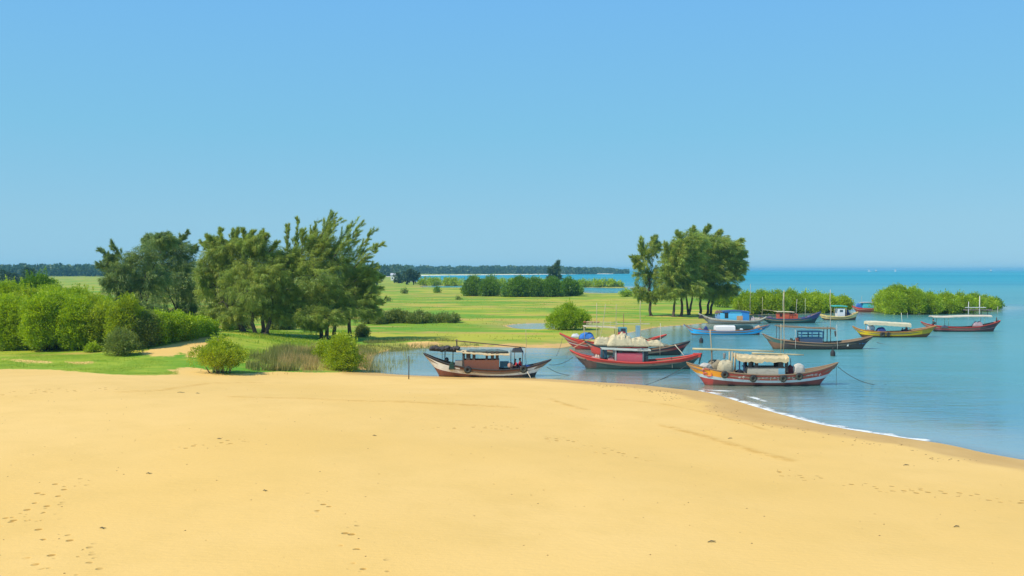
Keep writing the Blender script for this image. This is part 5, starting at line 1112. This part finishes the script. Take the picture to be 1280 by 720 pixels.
m = MB(); m.tube([(0, 0, 0), (.02, 0, .7)], .09, 6); m.tube([(.1, 0, 0), (.3, 0, .35)], .06, 5); b.put(m, 'bollard', POST, 'black twin posts on the stern tip of the crimson boat', 'post', 1245.5, 402.5, 0)

# ---- floats, ropes, posts, platform
def float_buoy(px, py, label, h=.75):
    p = atz(px, py, 0); m = MB(); m.lathe([(.10, -.25), (.24, -.1), (.27, .15), (.26, h * .6), (.17, h * .85), (.05, h)], n=14); o = tag(m.build('float_buoy', RUBBER, None, tuple(p)), label, 'buoy', 'black net floats in the water')
    k = MB(); k.tube([(0, 0, h - .02), (.02, 0, h + .28)], .035, 5); k.build('stick', POST, o)
float_buoy(876.5, 428.6, 'black float drifting in open water below the sky blue boat', .7); float_buoy(1041, 445.2, 'black float just in front of the dark weathered boat', .7)
rope('thin dark rope from the stern of the white boat to the red-railed boat', [B1.world(687, 0, 456), B2.world(716, -.2, 446)], .25); rope('rope drooping from the white boat stern down into the water', [B1.world(684, 0, 459), tuple(atz(712, 469, .0))], .15)
rope('taut dark rope from the red-railed boat down to the sand', [B2.world(857, -1.0, 455), tuple(hit(807, 481.5))], .15, .03); rope('slack rope from the stern of the orange-bowed boat into the water', [B5.world(1047, 0, 458), tuple(atz(1108, 480.5, 0))], .5, .025)
rope('short rope hanging straight down from the stern of the orange-bowed boat', [B5.world(1045, -.1, 457), tuple(np.array(B5.world(1045, -.1, 457)) * np.array([1, 1, 0]))], 0, .015)
rope('rope trailing from the yellow boat into the water', [tuple(atz(1096, 428, .05)), tuple(atz(1130, 435, 0))], .05, .03); rope('rope joining the red-bowed boat and the red-railed bow', [B4.world(703, 0, 423), B2.world(695, -.2, 445)], .2, .02)
p = hit(511, 474); m = MB(); m.tube([(0, 0, -.1), (.01, 0, 1.0), (-.02, 0, 1.95)], [.045, .04, .03], 7); tag(m.build('mooring_post', POST, None, tuple(p)), 'thin dark post stuck in the sand left of the white boat', 'post')
# platform of stakes by the island
p = atz(1224, 393.5, 0); s_ = F / p[1]; r_ = empty('stake_platform', tuple(p), 'low plank platform on stakes by the right end of the island', 'platform')
lx = lambda px: (px - 1224) / s_; lz = lambda py: (393.5 - py) / s_; PW = paint((.50, .50, .48), .5, name='weathered_white')
for px, y0, y1, rd in [(1210.5, 377, 394, .1), (1224.3, 370, 394, .12), (1247, 383, 390, .05)]: m = MB(); m.tube([(lx(px), 0, lz(y1 + 3)), (lx(px) + .03, 0, lz(y0))], [rd, rd * .7], 7); m.build('stake', PW, r_)
m = MB(); m.box((lx(1206), -.2, lz(384.8)), (lx(1232), -.08, lz(383.8))); m.build('rail', PW, r_)
m = MB(); [m.box((lx(1210) + i * .62, .5, lz(388.2)), (lx(1210) + i * .62 + .55, 2.2, lz(387.2))) for i in range(9)]; m.build('deck', wood((.16, .12, .12)), r_)
for px in (1214, 1220, 1230, 1238): m = MB(); m.tube([(lx(px), 1.2, -1), (lx(px), 1.2, lz(388))], .06, 6); m.build('pile', POST, r_)
# distant ships and houses
def ship(px, ln, h, mat, label, cabx):
    p = atz(px, 339.6, 0); m = MB(); L = ln; r = empty('distant_ship', tuple(p), label, 'ship', 'ships on the horizon')
    m.add([(-L / 2, 0, 2.6), (-L * .4, -1.6, 0), (L * .45, -1.8, 0), (L / 2, -2, 2.2), (-L * .4, 1.6, 0), (L * .45, 1.8, 0), (L / 2, 2, 2.2), (-L * .3, -2, 2.0), (-L * .3, 2, 2.0)], [(0, 1, 7), (7, 1, 2, 3), (0, 8, 4), (8, 6, 5, 4), (3, 2, 5, 6), (0, 7, 3, 6, 8), (0, 4, 1), (1, 4, 5, 2)])
    m.build('hull', mat, r); m = MB(); m.box((cabx - 2.6, -1.4, 2.1), (cabx + 2.6, 1.4, h * .7)); m.box((cabx - 1.4, -1, h * .7), (cabx + 1.4, 1, h * .82)); m.build('cabin', paint((.7, .7, .7), .1), r); m = MB(); m.tube([(cabx, 0, h * .8), (cabx, 0, h)], .25, 5); m.build('mast', POST, r)
ship(1087, 17, 12.5, paint((.7, .7, .7), .1), 'tiny white ship on the horizon, leftmost', -3); ship(1095, 9, 11.5, POST, 'tiny dark ship on the horizon just right of the leftmost', 0); ship(1119, 10, 13, paint((.6, .6, .6), .1), 'tiny ship standing alone on the horizon', 1); ship(1238.5, 7, 14, POST, 'tiny dark ship at the right of the horizon', 0)
def house(px, py, w_, h_, label, col):
    p = hit(px, py); r = empty('house', tuple(p), label, 'house'); m = MB(); d = w_ * .8; m.box((-w_ / 2, -d / 2, -.5), (w_ / 2, d / 2, h_)); m.build('wall', paint(col, .2), r)
    m = MB(); e = .4; m.add([(-w_ / 2 - e, -d / 2 - e, h_), (w_ / 2 + e, -d / 2 - e, h_), (w_ / 2 + e, d / 2 + e, h_), (-w_ / 2 - e, d / 2 + e, h_), (-w_ / 2 - e, 0, h_ + 1.8), (w_ / 2 + e, 0, h_ + 1.8)], [(0, 1, 5, 4), (2, 3, 4, 5), (0, 4, 3), (1, 2, 5), (0, 3, 2, 1)]); m.build('roof', paint((.45, .46, .48), .2), r)
    for k in (-1, 1): m = MB(); m.box((k * w_ * .25 - .5, -d / 2 - .05, 1.2), (k * w_ * .25 + .5, -d / 2 + .1, 2.4)); m.build('window', paint((.05, .06, .07), .1), r)
house(493, 350.5, 5.5, 4.2, 'tiny white house beside the twin dark trees', (.7, .7, .68)); 
# driftwood and clods on the beach
rr = random.Random(4)
for px, py, ln, lb in [(226, 491, .55, 'dark drift stick on the sand below the left lawn'), (247, 492, .3, 'short dark drift stick right of the longer one'), (186, 592.5, .22, 'dark lump of driftwood in the lower left sand'), (468, 545, .2, 'small dark shell fragment in the middle sand'), (331, 614, .16, 'small dark pebble in the lower middle sand'), (274, 549, .2, 'dark twig in the sand'), (913, 548.5, .3, 'dark twig on the sand right of the drag line'), (1196, 659, .25, 'twig in the lower right sand'),
                       (890, 678, .28, 'twig in the lower middle right sand'), (128, 661, .2, 'dark twig among the left footprints'), (1133, 582, .3, 'bleached twig near the right shore')]:
    p = hit(px, py); m = MB(); a = rr.uniform(-.5, .5); m.tube([(-ln / 2, 0, .02), (-ln * .1, .04 * ln, .045), (ln * .2, -.03, .04), (ln / 2, .05, .02)], [.008, .02, .016, .006], 6); o = m.build('driftwood', POST, None, (p[0], p[1], p[2])); o.rotation_euler[2] = a; tag(o, lb, 'driftwood', 'driftwood on the beach')
q = inpoly([(-20, 720), (0, 500), (300, 485), (640, 490), (800, 505), (1280, 610), (1290, 720)], 260, RNG); zz = height(q[:, 0], q[:, 1]); m = MB()
for i in range(len(q)): r_ = rr.uniform(.008, .024); m.blob((q[i, 0], q[i, 1], float(zz[i])), (r_ * 1.5, r_, r_ * .7), .3, nu=6, nv=4, seed=i)
for k_ in range(230):
    u_ = rr.random() ** .8; i_ = int(u_ * 40); px_, py_ = SHORE[i_]; px2, py2 = SHORE[i_ + 1]; f_ = rr.random(); N_ = np.array([-(py2 - py_), px2 - px_]); N_ /= np.linalg.norm(N_) + 1e-9
    c_ = np.array([px_ + (px2 - px_) * f_, py_ + (py2 - py_) * f_]); c2 = c_ + N_ * (rr.gauss(4.6, .5) + math.sin(i_ * .9) * .7)
    if shore_sd(np.array([c2[0]]), np.array([c2[1]]))[0] < .5: c2 = c_ - N_ * (rr.gauss(4.6, .5) + math.sin(i_ * .9) * .7)
    r_ = rr.uniform(.012, .04); m.blob((c2[0], c2[1], float(height(np.array(c2[0]), np.array(c2[1])))), (r_ * 1.6, r_, r_ * .6), .3, nu=6, nv=4, seed=k_)
tag(m.build('beach_debris', paint((.22, .13, .05), .5, .9)), 'small shells, clods and twigs scattered over the sand', 'debris', None, 'stuff')
